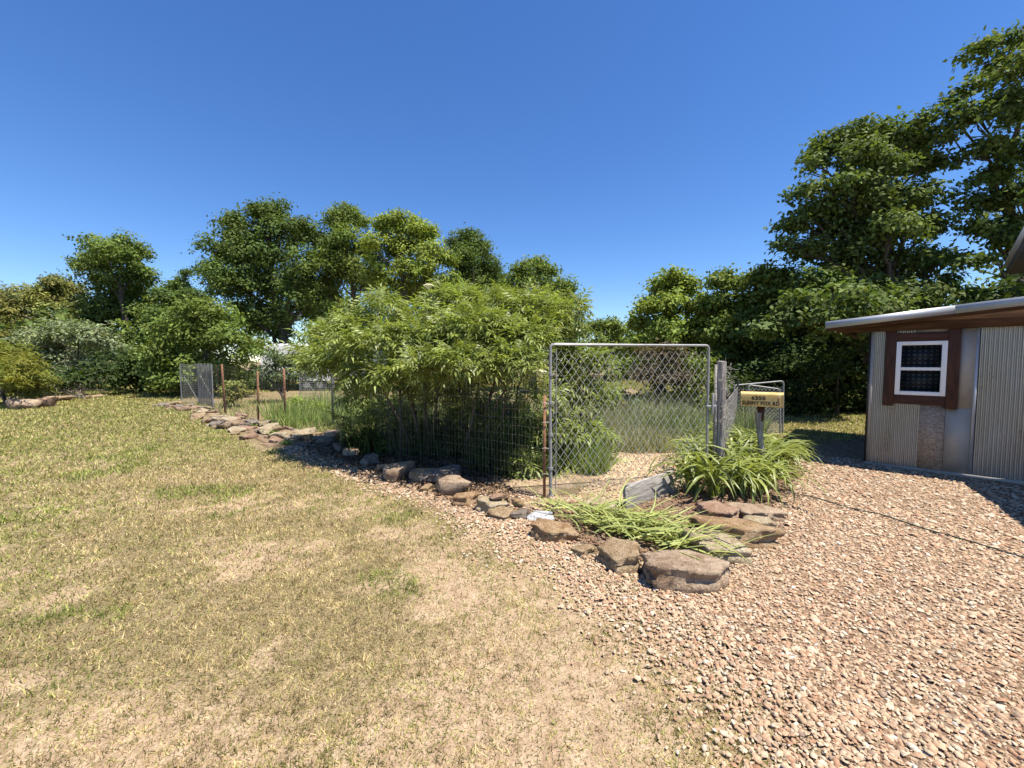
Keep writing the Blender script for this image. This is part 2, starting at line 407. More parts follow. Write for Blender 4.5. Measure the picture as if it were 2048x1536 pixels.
def patch(name, poly, z, mat, step=0.08, a=0.3, kind='structure', label=None):
    P = np.array(poly); x0, y0 = P.min(0) - .4; x1, y1 = P.max(0) + .4
    xs = np.arange(x0, x1, step); ys = np.arange(y0, y1, step)
    X, Y = np.meshgrid(xs, ys); wx, wy = warp(X, Y, a)
    keep = inpoly(wx, wy, poly)
    Zz = z + (fbm(X * .9, Y * .9, 3) - .5) * .03 * (np.abs(X) < 12)
    V = np.stack([X, Y, Zz], -1).reshape(-1, 3); w = len(xs)
    k = keep[:-1, :-1] & keep[1:, :-1] & keep[:-1, 1:] & keep[1:, 1:]
    i = (np.arange(len(ys) - 1)[:, None] * w + np.arange(w - 1)[None]).astype(int)[k]
    F = np.stack([i, i + 1, i + w + 1, i + w], 1)
    used = np.zeros(len(V), bool); used[F.ravel()] = True; idx = np.cumsum(used) - 1
    o = link(name, np_mesh(name, V[used], idx[F], mat, smooth=True)); return tag(o, label, kind=kind)
INSET = [(p[0] + (.62 if p[1] < 3.6 else .14), p[1] + .08) for p in EDGE] + GRAVEL[len(EDGE):]
patch('gravel_bed', INSET, 0.008, M['gravelbed'], 0.11, 0.22, label='reddish gravel drive and strip beside the lawn')
patch('garden_path', PATH, 0.006, M['chippath'], 0.06, 0.12, label='pale chip path behind the chain link gate')
patch('mulch_bed', BED, 0.018, M['mulch'], 0.05, 0.1, label='brown mulch bed inside the ring of rocks')

# ------------------------------------------------------------------ rocks
ICO = {}
def ico(sub):
    if sub not in ICO:
        bm = bmesh.new(); bmesh.ops.create_icosphere(bm, subdivisions=sub, radius=1.0)
        ICO[sub] = (np.array([v.co[:] for v in bm.verts]), np.array([[v.index for v in f.verts] for f in bm.faces])); bm.free()
    return ICO[sub]
def rock_verts(rng, sub, dims, planes=14, rough=0.09):
    V, F = ico(sub); V = np.sign(V) * np.abs(V) ** 0.48
    for k in range(planes):
        n = unit(rng.normal(size=3) * np.array([1, 1, .55])); d = rng.uniform(0.55, 0.95) * (1.0 if k > 2 else .85)
        if k == 0: n = unit(np.array([rng.normal(0, .12), rng.normal(0, .12), 1])); d = .62
        over = V @ n - d
        V = V - np.where(over > 0, over, 0)[:, None] * n * 0.97
    lay = np.sin(V[:, 2] * 9 + fbm(V[:, 0] * 2, V[:, 1] * 2, int(rng.integers(999))) * 5)        # bedding ledges
    V[:, :2] *= (1 + .05 * np.sign(lay) * np.abs(lay) ** .4)[:, None]
    q = V * 3.1
    for a, s in ((rough, 1.0), (rough * 0.5, 2.3)):
        n = fbm(q[:, 0] * s + q[:, 2] * 1.7 * s + 7, q[:, 1] * s - q[:, 2] * s + 3, int(rng.integers(999)), 3) - 0.5
        V = V * (1 + 2 * a * n)[:, None]
    return V / np.abs(V).max(0) * np.array(dims) / 2, F
R_ = {
    'brown': rock_mat('rock_brown', (0.22, 0.140, 0.090), (0.44, 0.325, 0.225), (0.53, 0.42, 0.31)),
    'tan': rock_mat('rock_tan', (0.22, 0.135, 0.07), (0.40, 0.29, 0.175), (0.50, 0.40, 0.27)),
    'orange': rock_mat('rock_orange', (0.22, 0.120, 0.06), (0.41, 0.275, 0.155), (0.49, 0.37, 0.24)),
    'pale': rock_mat('rock_pale', (0.33, 0.245, 0.14), (0.48, 0.39, 0.26), (0.57, 0.49, 0.36)),
    'pink': rock_mat('rock_pink', (0.25, 0.13, 0.085), (0.40, 0.26, 0.18), (0.48, 0.35, 0.26)),
    'white': rock_mat('rock_white', (0.42, 0.42, 0.41), (0.66, 0.66, 0.65), (0.74, 0.74, 0.73)),
    'grey': rock_mat('rock_grey', (0.12, 0.095, 0.075), (0.26, 0.215, 0.175), (0.38, 0.33, 0.28)),
}
def slab_verts(rng, dims, K=5, n=56):
    """broken sandstone slab: straight-edged outline, stepped fractured sides, nearly flat top"""
    ca = np.sort((np.arange(K) + rng.uniform(-.36, .36, K)) * 2 * math.pi / K + rng.uniform(0, 1)); cr = rng.uniform(.80, 1.30, K)
    cx, cy = cr * np.cos(ca), cr * np.sin(ca); th = np.arange(n) * 2 * math.pi / n; out = np.zeros((n, 2))
    for k in range(n):
        d = np.array([math.cos(th[k]), math.sin(th[k])]); best = 1.0
        for q in range(K):
            p0 = np.array([cx[q], cy[q]]); p1 = np.array([cx[(q + 1) % K], cy[(q + 1) % K]]); e = p1 - p0
            den = d[0] * e[1] - d[1] * e[0]
            if abs(den) < 1e-6: continue
            t = (p0[0] * e[1] - p0[1] * e[0]) / den; w = (p0[0] * d[1] - p0[1] * d[0]) / den
            if t > 0 and -1e-6 <= w <= 1 + 1e-6: best = t
        out[k] = d * best
    lev = [(-.55, .94), (-.2, 1.0), (.04, .99), (.07, rng.uniform(.90, .96)), (.24, .94), (.27, rng.uniform(.97, 1.02)), (.44, .985), (.485, .945)]
    tilt = rng.normal(0, .10, 2); V = []
    for li, (z, r) in enumerate(lev):
        st = np.repeat(rng.normal(0, .045, n // 4), 4)[:n] + rng.normal(0, .010, n)       # facets a few vertices wide
        st = np.roll(st, int(rng.integers(4))); rr = r * (1 + st)
        V.append(np.stack([out[:, 0] * rr, out[:, 1] * rr, z + (out @ tilt) * (z > 0) * z * 1.6 + rng.normal(0, .012, n)], 1))
    for r in (.68, .45, .22):
        V.append(np.stack([out[:, 0] * r, out[:, 1] * r, .5 + (out * r) @ tilt * .8 + rng.normal(0, .010, n) + .05 * (fbm(out[:, 0] * r * 3 + 5, out[:, 1] * r * 3, int(rng.integers(999))) - .5)], 1))
    m = len(V); V = np.vstack(V + [np.array([[0, 0, .5]])]); F = []
    for a in range(m - 1):
        for k in range(n):
            p, q = a * n + k, a * n + (k + 1) % n; F += [(p, q, q + n), (p, q + n, p + n)]
    F += [((m - 1) * n + k, (m - 1) * n + (k + 1) % n, m * n) for k in range(n)]
    V[:, 0] *= dims[0] / 2; V[:, 1] *= dims[1] / 2; V[:, 2] *= dims[2]
    return V, np.array(F)
def rock(px, py, wpx, hm, depthr, mat, label, name='boulder', seed=0, rz=0.0, zoff=0.0, group=None, tilt=(0, 0), planes=14, sub=4):
    """rock whose ground contact is at pixel (px,py), wpx wide in the photo, hm metres high"""
    rng = np.random.default_rng(seed + 17)
    p = gp(px, py); w = wpx / FPX * p[1]
    dep = w * depthr
    slab = mat not in ('white', 'grey') and wpx > 40 and sub > 3
    V, F = slab_verts(rng, (w * 1.04, dep * 1.1, hm * 1.12)) if slab else rock_verts(rng, sub, (w, dep, hm / 0.78), planes)
    o = link(name, np_mesh(name, V, F, R_[mat], smooth=False))
    o.location = (p[0], p[1] + dep * 0.35, zoff + hm * 0.36)
    o.rotation_euler = (tilt[0], tilt[1], rz)
    return tag(o, label, 'rock', group)
rock(1385, 1180, 222, 0.17, 0.46, 'brown', 'largest flat-topped brown boulder at the tip of the gravel-side bed', seed=3, rz=0.08, planes=9, sub=5)
rock(1238, 1143, 92, 0.15, 0.8, 'tan', 'tan boulder wedged against the left end of the largest brown boulder', seed=5, rz=-0.5)
rock(1172, 1115, 50, 0.07, 0.8, 'tan', 'small tan stone half hidden under the drooping cut leaves', seed=6)
rock(1100, 1082, 96, 0.13, 0.6, 'orange', 'orange-brown sloping boulder below the white rock', seed=8, rz=-0.35, tilt=(0, 0.12))
rock(1085, 1045, 64, 0.11, 0.7, 'white', 'white painted-looking rock at the foot of the gate pipe', seed=9, rz=-0.15)
rock(1040, 1040, 46, 0.09, 0.8, 'grey', 'grey-brown stone between the white rock and the tan stones', seed=10)
rock(1008, 1042, 66, 0.075, 0.6, 'tan', 'low flat tan stone lying on the gravel below the stacked stones', seed=11, rz=-0.3)
rock(984, 1026, 78, 0.13, 0.6, 'pale', 'wide pale tan stone carrying a small pink stone', seed=12, rz=-0.1)
rock(992, 1024, 30, 0.07, 0.9, 'pink', 'small pinkish brick-red stone set on the wide pale stone', seed=13, zoff=0.125)
rock(1037, 1030, 32, 0.08, 0.8, 'orange', 'small ochre stone set on the stones beside the wire fence', seed=14, zoff=0.085)
rock(932, 1012, 50, 0.12, 0.8, 'orange', 'golden ochre stone at the edge of the bush shade', seed=15, rz=0.3)
rock(1470, 1096, 165, 0.20, 0.50, 'orange', 'big humped rust-brown boulder on the gravel side of the bed', seed=21, rz=-0.30, planes=9, tilt=(0, 0.1), sub=5)
rock(1446, 1126, 112, 0.17, 0.7, 'pale', 'smooth pale tan rock behind the largest brown boulder', seed=22, rz=-0.35)
rock(1530, 1068, 74, 0.11, 0.8, 'pale', 'pale yellow-tan wedge stone next to the humped rust-brown boulder', seed=23, rz=-0.5)
rock(1512, 1042, 122, 0.11, 0.55, 'brown', 'flat brown slab at the foot of the daylilies', seed=24, rz=-0.1)
rock(1446, 1042, 88, 0.12, 0.7, 'pink', 'pinkish tan layered stone left of the flat brown slab', seed=25, rz=0.1)
rock(1384, 1090, 44, 0.06, 0.8, 'brown', 'small brown stone between the cut leaves and the humped boulder', seed=26)
rock(1212, 1024, 78, 0.07, 0.75, 'pale', 'flat pale stepping stone just inside the gate', 'stepping_stone', seed=31, planes=8)
rock(1560, 1000, 34, 0.05, 0.8, 'tan', 'small tan stone under the leaf tips of the daylilies', seed=27)
SH = 'shaded fieldstone in the border beneath the overhanging bush'
for k, (px, py, w, h, mt) in enumerate([(896, 992, 96, .24, 'brown'), (880, 972, 104, .2, 'grey'), (838, 966, 64, .2, 'tan'), (790, 960, 98, .26, 'brown'),
                                         (735, 930, 60, .14, 'grey'), (700, 912, 58, .16, 'brown'), (674, 905, 36, .2, 'grey'), (660, 884, 48, .26, 'brown'),
                                         (645, 890, 44, .14, 'grey'), (712, 898, 44, .2, 'grey'), (765, 944, 40, .1, 'brown'), (850, 984, 36, .07, 'tan')]):
    rock(px, py, w, h, 0.7, mt, SH, 'fieldstone', 40 + k, rz=0.4 * k, group='shaded stones under the bush', sub=3)
# far border: pale flat stones along the fence
rng = np.random.default_rng(77)
far_line = [(640, 880), (590, 872), (540, 862), (490, 850), (450, 842), (410, 828), (370, 815), (335, 805)]
FL = 'pale flat fieldstone laid in the low border along the wire fence'
fmesh = []
for k in range(10):
    V, F = rock_verts(np.random.default_rng(300 + k), 3, (1, 0.75, 0.5), 12)
    fmesh.append((V, F))
fcache = {}
for k in range(105):
    t = rng.uniform(0, len(far_line) - 1.001); i = int(t); f = t - i
    a, b = gp(*far_line[i]), gp(*far_line[i + 1]); p = a * (1 - f) + b * f
    side = rng.choice([0, 0, 1]); off = rng.normal(0, 0.16) - 0.42 * side
    p = p + np.array([off * 0.8, off * 0.9, 0])
    v = int(rng.integers(10)); mt = rng.choice(['tan', 'pale', 'pale', 'pink', 'tan', 'grey'])
    if (v, mt) not in fcache: fcache[(v, mt)] = np_mesh('fieldstone', fmesh[v][0], fmesh[v][1], R_[mt])
    s = rng.uniform(0.25, 0.62) * (1 if not side else 0.8)
    o = link('fieldstone', fcache[(v, mt)]); o.scale = (s, s * rng.uniform(.7, 1), s * rng.uniform(.5, .8))
    o.location = (p[0], p[1], 0.05 * s + rng.uniform(0, .06)); o.rotation_euler = (rng.normal(0, .1), rng.normal(0, .1), rng.uniform(0, 6.28))
    tag(o, FL, 'rock', 'fieldstones of the far border')
for k, (px, py, w, h, mt, lb) in enumerate([(62, 816, 66, .42, 'pink', 'rusty tan boulder beside the yellow-green bush at the lawn edge'), (22, 820, 60, .45, 'brown', 'dark shaded boulder under the yellow-green bush'),
                                         (96, 804, 50, .28, 'tan', 'flat tan boulder between the rusty boulder and the brush pile'), (172, 797, 44, .2, 'tan', 'low tan stone at the foot of the brush pile')]):
    rock(px, py, w, h, 0.8, mt, lb, 'boulder', 90 + k, rz=0.5 * k, sub=3)

# ------------------------------------------------------------------ gravel pebbles (stuff)
def polar_points(rng, n, r0, r1, a0, a1, p):
    u = rng.random(n); e = 2 - p
    r = (r0 ** e + u * (r1 ** e - r0 ** e)) ** (1 / e); a = rng.uniform(math.radians(a0), math.radians(a1), n)
    return r * np.sin(a), r * np.cos(a), r
def pebbles(name, rng, x, y, size, sub, zlift=0.0):
    if sub:                              # flat broken chip: five-sided top on a wider five-sided foot
        a5 = np.arange(5) * 2 * math.pi / 5
        T = np.vstack([np.stack([np.cos(a5) * .82, np.sin(a5) * .82, np.full(5, .95)], 1), np.stack([np.cos(a5 + .3) * 1.1, np.sin(a5 + .3) * 1.1, np.full(5, -.5)], 1)])
        F = np.array([(0, 1, 2), (0, 2, 3), (0, 3, 4)] + [t for k in range(5) for t in ((k, 5 + k, (k + 1) % 5), ((k + 1) % 5, 5 + k, 5 + (k + 1) % 5))])
    else:
        a4 = np.arange(4) * math.pi / 2
        T = np.vstack([np.stack([np.cos(a4) * .85, np.sin(a4) * .85, np.full(4, .95)], 1), np.stack([np.cos(a4 + .3) * 1.15, np.sin(a4 + .3) * 1.15, np.full(4, -.5)], 1)])
        F = np.array([(0, 1, 2), (0, 2, 3)] + [t for k in range(4) for t in ((k, 4 + k, (k + 1) % 4), ((k + 1) % 4, 4 + k, 4 + (k + 1) % 4))])
    n = len(x); nt = len(T)
    V = T[None] * (1 + rng.uniform(-0.28, 0.28, (n, nt, 1)))
    V = V * (size[:, None, None] * np.stack([np.ones(n), rng.uniform(.45, .9, n), rng.uniform(.18, .38, n)], 1)[:, None])
    ax, ay, az = rng.normal(0, .26, n), rng.normal(0, .26, n), rng.uniform(0, 6.28, n)
    c, s = np.cos(ax)[:, None], np.sin(ax)[:, None]; Y = V[..., 1] * c - V[..., 2] * s; Z = V[..., 1] * s + V[..., 2] * c; X = V[..., 0]
    c, s = np.cos(ay)[:, None], np.sin(ay)[:, None]; X, Z = X * c + Z * s, -X * s + Z * c
    c, s = np.cos(az)[:, None], np.sin(az)[:, None]; X, Y = X * c - Y * s, X * s + Y * c
    z0 = rng.uniform(.0, .018, n) + zlift + (fbm(x * .9, y * .9, 3) - .5) * .03
    V = np.stack([X + x[:, None], Y + y[:, None], Z + z0[:, None] + size[:, None] * .12], -1).reshape(-1, 3)
    pal = np.array([(0.48, 0.285, 0.17), (0.53, 0.345, 0.21), (0.58, 0.42, 0.27), (0.64, 0.50, 0.34), (0.68, 0.56, 0.41), (0.40, 0.205, 0.115), (0.33, 0.23, 0.16), (0.66, 0.60, 0.50)])
    w = np.array([.20, .26, .24, .13, .05, .06, .04, .02]); c = pal[rng.choice(8, n, p=w / w.sum())] * rng.uniform(.85, 1.15, (n, 1))
    pt = fbm(x * .8, y * .8, 21); c = (c * .82 + .18 * np.array([.52, .36, .23])) * np.array([.79, .82, .87]) * (0.86 + 0.3 * pt)[:, None]
    FF = (np.arange(n)[:, None, None] * nt + F[None]).reshape(-1, 3)
    return V, FF, np.repeat(c, nt, 0)
M['pebble'] = attr_mat('gravel_pebbles', 0.9, 0.2, 120)
def gravel():
    rng = np.random.default_rng(5)
    x, y, r = polar_points(rng, 178000, 1.25, 8.6, -54, 64, 1.48)
    jit = np.where(r < 4, .17, .07); wx, wy = warp(x, y, .22); k = inpoly(wx + rng.normal(0, 1, len(x)) * jit, wy + rng.normal(0, 1, len(x)) * jit, GRAVEL) & ~inpoly(x, y, BED)
    sx, sy = x + rng.normal(0, .22, len(x)), y + rng.normal(0, .22, len(x))           # strays thrown out on the lawn
    k2 = inpoly(*warp(sx, sy, .22), GRAVEL) & ~inpoly(x, y, BED) & (rng.random(len(x)) < .06)
    loc = (x - C0[0]) * WU[0] + (y - C0[1]) * WU[1], -((x - C0[0]) * WN[0] + (y - C0[1]) * WN[1])
    inside = (loc[0] > 0) & (loc[1] > 0)
    k = (k | k2) & ~inside
    x, y, r = x[k], y[k], r[k]
    size = np.exp(rng.normal(math.log(.0088), .40, len(x))).clip(.0045, .024)
    near = r < 3.0
    Va, Fa, Ca = pebbles('a', rng, x[near], y[near], size[near], True)
    Vb, Fb, Cb = pebbles('b', rng, x[~near], y[~near], size[~near] * (1 + (r[~near] - 3.0) * .12), False)
    o = link('gravel', np_mesh('gravel', np.vstack([Va, Vb]), np.vstack([Fa, Fb + len(Va)]), M['pebble'], np.vstack([Ca, Cb])))
    tag(o, 'loose reddish and cream gravel pebbles covering the drive', 'gravel', kind='stuff')
    # chips on the garden path and in the bed
    x = rng.uniform(-1, 6, 27000); y = rng.uniform(2.8, 9, 27000)
    inp = inpoly(*warp(x, y, .12), PATH); inb = inpoly(x, y, BED) & (rng.random(len(x)) < .9)
    k = inp | inb; x, y, inb = x[k], y[k], inb[k]
    V, F, Cc = pebbles('c', rng, x, y, rng.uniform(.008, .022, len(x)), False, np.where(inb, .020, .006))
    Cc = np.where(np.repeat(inb, 8)[:, None], Cc * np.array([.52, .48, .44]), Cc * np.array([.98, 1.0, .95]))
    o = link('mulch_chips', np_mesh('mulch_chips', V, F, M['pebble'], Cc)); tag(o, 'pale chips on the garden path and brown mulch in the bed', 'mulch', kind='stuff')
gravel()

# ------------------------------------------------------------------ grass (stuff)
M['grass'] = leaf_mat('grass_blades', (1, 1, 1), 0.25, 0.7, 0.15)
def blades(rng, x, y, h, w, lean, col, z=0.0):
    n = len(x); a = rng.uniform(0, 6.28, n); b = rng.uniform(0, 6.28, n)
    base = np.stack([x, y, np.zeros(n) + z + (fbm(x * .9, y * .9, 3) - .5) * .03], 1)
    s = np.stack([np.cos(a), np.sin(a), np.zeros(n)], 1) * w[:, None] / 2
    d = np.stack([np.cos(b) * np.sin(lean), np.sin(b) * np.sin(lean), np.cos(lean)], 1)
    mid = base + d * (h * .55)[:, None]
    l2 = np.minimum(lean + rng.uniform(.1, .6, n), 1.6)
    d2 = np.stack([np.cos(b) * np.sin(l2), np.sin(b) * np.sin(l2), np.cos(l2)], 1)
    tip = mid + d2 * (h * .5)[:, None]
    V = np.stack([base - s, base + s, mid + s * .8, mid - s * .8, tip], 1).reshape(-1, 3)
    o = np.arange(n)[:, None] * 5
    return V, [o + np.array([[0, 1, 2, 3]]), o + np.array([[3, 2, 4]])], np.repeat(col, 5, 0)
def grass_col(rng, g, n):
    straw = np.array([(0.50, 0.40, 0.22), (0.40, 0.31, 0.165), (0.50, 0.42, 0.25), (0.22, 0.16, 0.085)])
    green = np.array([(0.22, 0.23, 0.075), (0.30, 0.305, 0.10), (0.14, 0.16, 0.05), (0.37, 0.37, 0.14)])
    m = rng.random(n) < g
    c = np.where(m[:, None], green[rng.integers(4, size=n)], straw[rng.integers(4, size=n)])
    return c * rng.uniform(.8, 1.2, (n, 1))
def blades1(rng, x, y, h, w, lean, col, z=0.0):
    n = len(x); a = rng.uniform(0, 6.28, n); b = rng.uniform(0, 6.28, n)
    base = np.stack([x, y, np.zeros(n) + z + (fbm(x * .9, y * .9, 3) - .5) * .03], 1)
    s = np.stack([np.cos(a), np.sin(a), np.zeros(n)], 1) * w[:, None] / 2
    d = np.stack([np.cos(b) * np.sin(lean), np.sin(b) * np.sin(lean), np.cos(lean)], 1)
    V = np.stack([base - s, base + s, base + d * h[:, None]], 1).reshape(-1, 3)
    return V, np.arange(3 * n).reshape(-1, 3), np.repeat(col, 3, 0)
def lawn():
    rng = np.random.default_rng(8)
    x, y, r = polar_points(rng, 1000000, 1.15, 40, -62, 50, 1.5)
    g = fbm(x * .55, y * .55, 31); g2 = fbm(x * 2.3, y * 2.3, 33); bare = bareness(x, y)
    dens = np.clip(1.0 - 1.0 * bare, .30, 1)
    jt = np.where(r < 4, .16, .06); wx, wy = warp(x, y, .22); ing = inpoly(wx + rng.normal(0, 1, len(x)) * jt, wy + rng.normal(0, 1, len(x)) * jt, GRAVEL)
    fp = [(p[0], p[1]) for p in FENCE] + [(-14, 17), (-12, 24), (7, 24), (6.2, 13), (4.4, 9.6), (3.3, 7.6), (GR[0], GR[1]), (GL[0], GL[1])]
    garden = inpoly(x, y, fp)
    loc = (x - C0[0]) * WU[0] + (y - C0[1]) * WU[1], -((x - C0[0]) * WN[0] + (y - C0[1]) * WN[1])
    k = (rng.random(len(x)) < dens) & ~(ing & (rng.random(len(x)) < .99)) & ~garden & ~((loc[0] > 0) & (loc[1] > 0)) & ~inpoly(x, y, BED)
    x, y, r, g, g2, bare = x[k], y[k], r[k], g[k], g2[k], bare[k]
    gr = np.clip(.50 + 1.5 * (g - .45) + 1.1 * (g2 - .5) + .04 * (r - 2.2), .16, .80) * (1 - .5 * bare)
    fine = fbm(x * 1.2 + 9, y * 1.2, 55); tuft = fine > .71
    gr = np.where(tuft, .92, gr)
    col = grass_col(rng, gr, len(x)) * (0.80 + .45 * fbm(x * 5, y * 5, 61))[:, None]
    col[tuft] *= np.array([.85, .92, .8])
    h = rng.uniform(.010, .030, len(x)) * (1 + .10 * r) * np.where(tuft, 1.4, 1)
    w = rng.uniform(.0020, .0040, len(x)) * np.maximum(1, r / 2.4)
    lean = np.clip(rng.normal(.85, .42, len(x)), .05, 1.5)
    cs = np.where(r < 3.2, .045, np.where(r < 6, .07, .12))
    ix, iy = np.floor(x / cs), np.floor(y / cs); h1 = _h(ix, iy, 71); h2 = _h(ix, iy, 72); h3 = _h(ix, iy, 73); h4 = _h(ix, iy, 74)
    cx_, cy_ = (ix + .15 + .7 * h1) * cs, (iy + .15 + .7 * h2) * cs; pull = .42 + .25 * h4
    x, y = cx_ + (x - cx_) * pull + rng.normal(0, .3, len(x)) * cs, cy_ + (y - cy_) * pull + rng.normal(0, .3, len(x)) * cs
    tone = np.array([(.36, .35, .30), (.58, .60, .46), (.90, .88, .84), (1.12, 1.10, 1.02)])[np.minimum((h3 * 4).astype(int), 3)]
    q = np.clip(1.05 - .11 * r, .28, .85)[:, None]; col = col * np.array([1.14, 1.12, 1.10]) * (tone * q + 1 - q)
    h = h * (.6 + .8 * h4)
    V1, F1, C1 = blades1(rng, x, y, h, w * 1.5, lean, col)
    o = link('grass', np_mesh('grass', V1, F1, M['grass'], C1)); tag(o, 'short dry mown grass of the lawn, part straw and part green', 'grass', kind='stuff')
lawn()
def tall_weeds():
    rng = np.random.default_rng(18)
    Vs, Fs, Cs, n0 = [], [[], []], [], 0
    def put(n, cx, cy, rx, ry, h0, h1, w, pal, lean0):
        nonlocal n0
        a = rng.uniform(0, 6.28, n); q = np.sqrt(rng.random(n))
        x, y = cx + rx * q * np.cos(a), cy + ry * q * np.sin(a)
        h = rng.uniform(h0, h1, n) * (0.55 + .9 * fbm(x * 1.5, y * 1.5, 9))
        col = np.array(pal)[rng.integers(len(pal), size=n)] * rng.uniform(.7, 1.2, (n, 1))
        V, F, Cc = blades1(rng, x, y, h, np.full(n, w) * rng.uniform(.8, 1.6, n), np.clip(rng.normal(lean0, .25, n), 0, 1.3), col)
        Vs.append(V); Cs.append(Cc); Fs[0].append(F + n0); n0 += len(V)
    fresh = [(0.20, 0.28, 0.07), (0.27, 0.33, 0.10), (0.16, 0.24, 0.06), (0.34, 0.36, 0.14)]
    grey = [(0.24, 0.28, 0.17), (0.32, 0.35, 0.24), (0.19, 0.23, 0.12), (0.38, 0.37, 0.25)]
    dry = [(0.42, 0.36, 0.20), (0.36, 0.32, 0.16), (0.28, 0.27, 0.11)]
    put(2400, -5.2, 11.6, 1.6, 1.5, .25, .85, .022, fresh, .35)
    put(2600, -4.6, 10.3, 1.2, .7, .2, .6, .018, fresh, .4)
    put(3200, -3.4, 9.6, 1.6, 1.0, .12, .32, .014, fresh + dry, .5)
    put(6500, -6.5, 14.5, 5.5, 3.0, .06, .2, .02, fresh + dry + dry, .6)
    put(2600, 2.6, 9.2, 1.9, 1.2, .3, 1.05, .013, grey + grey + dry, .38)
    put(2600, 3.9, 8.2, 1.1, .8, .4, .9, .014, grey + fresh, .3)
    put(4200, 2.3, 7.7, 1.3, .7, .15, .5, .012, grey + dry, .45)
    put(1500, 1.15, 6.1, .3, .45, .2, .5, .012, fresh, .4)
    shade_dark = [(0.05, 0.075, 0.022), (0.07, 0.10, 0.03), (0.04, 0.06, 0.018)]  # shade beneath the bush painted into these blade colours
    put(2600, -1.2, 7.4, 1.9, .8, .2, .75, .03, shade_dark, .45)
    put(1200, .1, 6.2, .8, .7, .2, .8, .03, shade_dark, .45)
    put(2600, -1.0, 9.5, 2.2, 1.0, .2, .6, .02, fresh + grey, .4)
    put(2500, 1.5, 12, 4.5, 2.5, .2, .6, .02, fresh + grey, .4)
    V = np.vstack(Vs)
    o = link('tall_weeds', np_mesh('tall_weeds', V, np.vstack(Fs[0]), M['grass'], np.vstack(Cs)))
    tag(o, 'tall grey-green and fresh green weeds filling the fenced garden', 'weeds', kind='stuff')
tall_weeds()

# ------------------------------------------------------------------ foliage builders
def leaf_quads(rng, P, N, L, wr, droop=0.3):
    n = len(P); r = rng.normal(size=(n, 3)); r[:, 2] -= droop
    T = unit(r - (r * N).sum(1, keepdims=True) * N); Sd = np.cross(N, T)
    L = L * rng.uniform(.65, 1.3, n)[:, None]
    V = np.stack([P, P + T * L * .45 + Sd * L * wr, P + T * L - N * L * .18, P + T * L * .45 - Sd * L * wr], 1).reshape(-1, 3)
    return V
def crown_mesh(name, rng, lobes, L, dens, mat, wr=0.30, cl=14, spread=0.16, flat=1.0, lowcut=-0.25, shade=0.2):
    """lobes: (centre, radius) pairs; clusters of leaf faces over each lobe's rind"""
    Vs, Cs = [], []
    sub = []
    for c, R in lobes:
        ns = 9 if R > .45 else 4
        u = unit(rng.normal(size=(ns * 2, 3)) + np.array([0, 0, .25])); u = u[u[:, 2] > -.6][:ns]
        q = np.asarray(c) + u * R * rng.uniform(.45, .78, (len(u), 1)) * np.array([1, 1, flat])
        sub += [(q[k], R * rng.uniform(.40, .62)) for k in range(len(u))]
        if R > .45: sub.append((np.asarray(c), R * .62))
    dens = dens * .56
    for c, R in sub:
        m = max(4, int(dens * 4 * math.pi * R * R / cl))
        u = unit(rng.normal(size=(m * 2, 3))); u = u[u[:, 2] > lowcut - rng.random(len(u)) * .3][:m]; m = len(u)
        rad = R * (1.0 - .55 * rng.random(m) ** 2.0)
        rad *= 1 + .5 * (fbm(u[:, 0] * 2.6 + c[0], u[:, 1] * 2.6 + u[:, 2] * 2 + c[1], int(rng.integers(999)), 2) - .5)
        p = np.asarray(c) + u * rad[:, None] * np.array([1, 1, flat])
        tint = rng.uniform(1 - shade, 1 + shade) * np.array([rng.uniform(.92, 1.1), 1, rng.uniform(.85, 1.1)])
        ct = tint * rng.uniform(.75, 1.25, (m, 1))
        P = np.repeat(p, cl, 0) + rng.normal(size=(m * cl, 3)) * spread * np.array([1, 1, .55])
        N = unit(np.repeat(u, cl, 0) * .7 + np.array([0, 0, .45]) + rng.normal(size=(m * cl, 3)) * .42)
        Vs.append(leaf_quads(rng, P, N, L, wr)); Cs.append(np.repeat(np.repeat(ct, cl, 0) * rng.uniform(.8, 1.2, (m * cl, 1)), 4, 0))
    V = np.vstack(Vs); F = np.arange(len(V)).reshape(-1, 4)
    return np_mesh(name, V, F, mat, np.vstack(Cs))
def limbs(rng, base, top, r0, targets, sides=7):
    b = MB(); base = np.asarray(base, float); top = np.asarray(top, float)
    t = np.linspace(0, 1, 9)[:, None]; wob = rng.normal(0, .05 * np.linalg.norm(top - base), (2, 3)); wob[:, 2] = 0
    tr = base + (top - base) * t + wob[0] * np.sin(t * 3.14) + wob[1] * np.sin(t * 6.28) * .4
    rr = r0 * (1.25 * np.exp(-t[:, 0] * 12) * .5 + 1 - .82 * t[:, 0])
    b.tube(tr, rr, sides)
    for g in targets:
        g = np.asarray(g, float)
        h = np.clip((g[2] - base[2]) / max(1e-3, top[2] - base[2]) - rng.uniform(.12, .35), .12, .9)
        k = h * 8; i = int(k); s = tr[i] + (tr[min(i + 1, 8)] - tr[i]) * (k - i); r = r0 * (1 - .82 * h) * .55
        u = np.linspace(0, 1, 6)[:, None]
        pth = s + (g - s) * u + np.array([0, 0, .12]) * np.linalg.norm(g - s) * np.sin(u * 3.14) + rng.normal(0, .04, (6, 3)) * np.linalg.norm(g - s) * np.sin(u * 3.14)
        b.tube(pth, np.linspace(r, r * .22, 6), 5, cap=False)
        for q in range(2):
            e = g + rng.normal(0, .5, 3) * np.linalg.norm(g - s) * .12
            w = pth[3] + (e - pth[3]) * u[:4] / u[3]
            b.tube(w, np.linspace(r * .4, r * .1, 4), 4, cap=False)
    return b
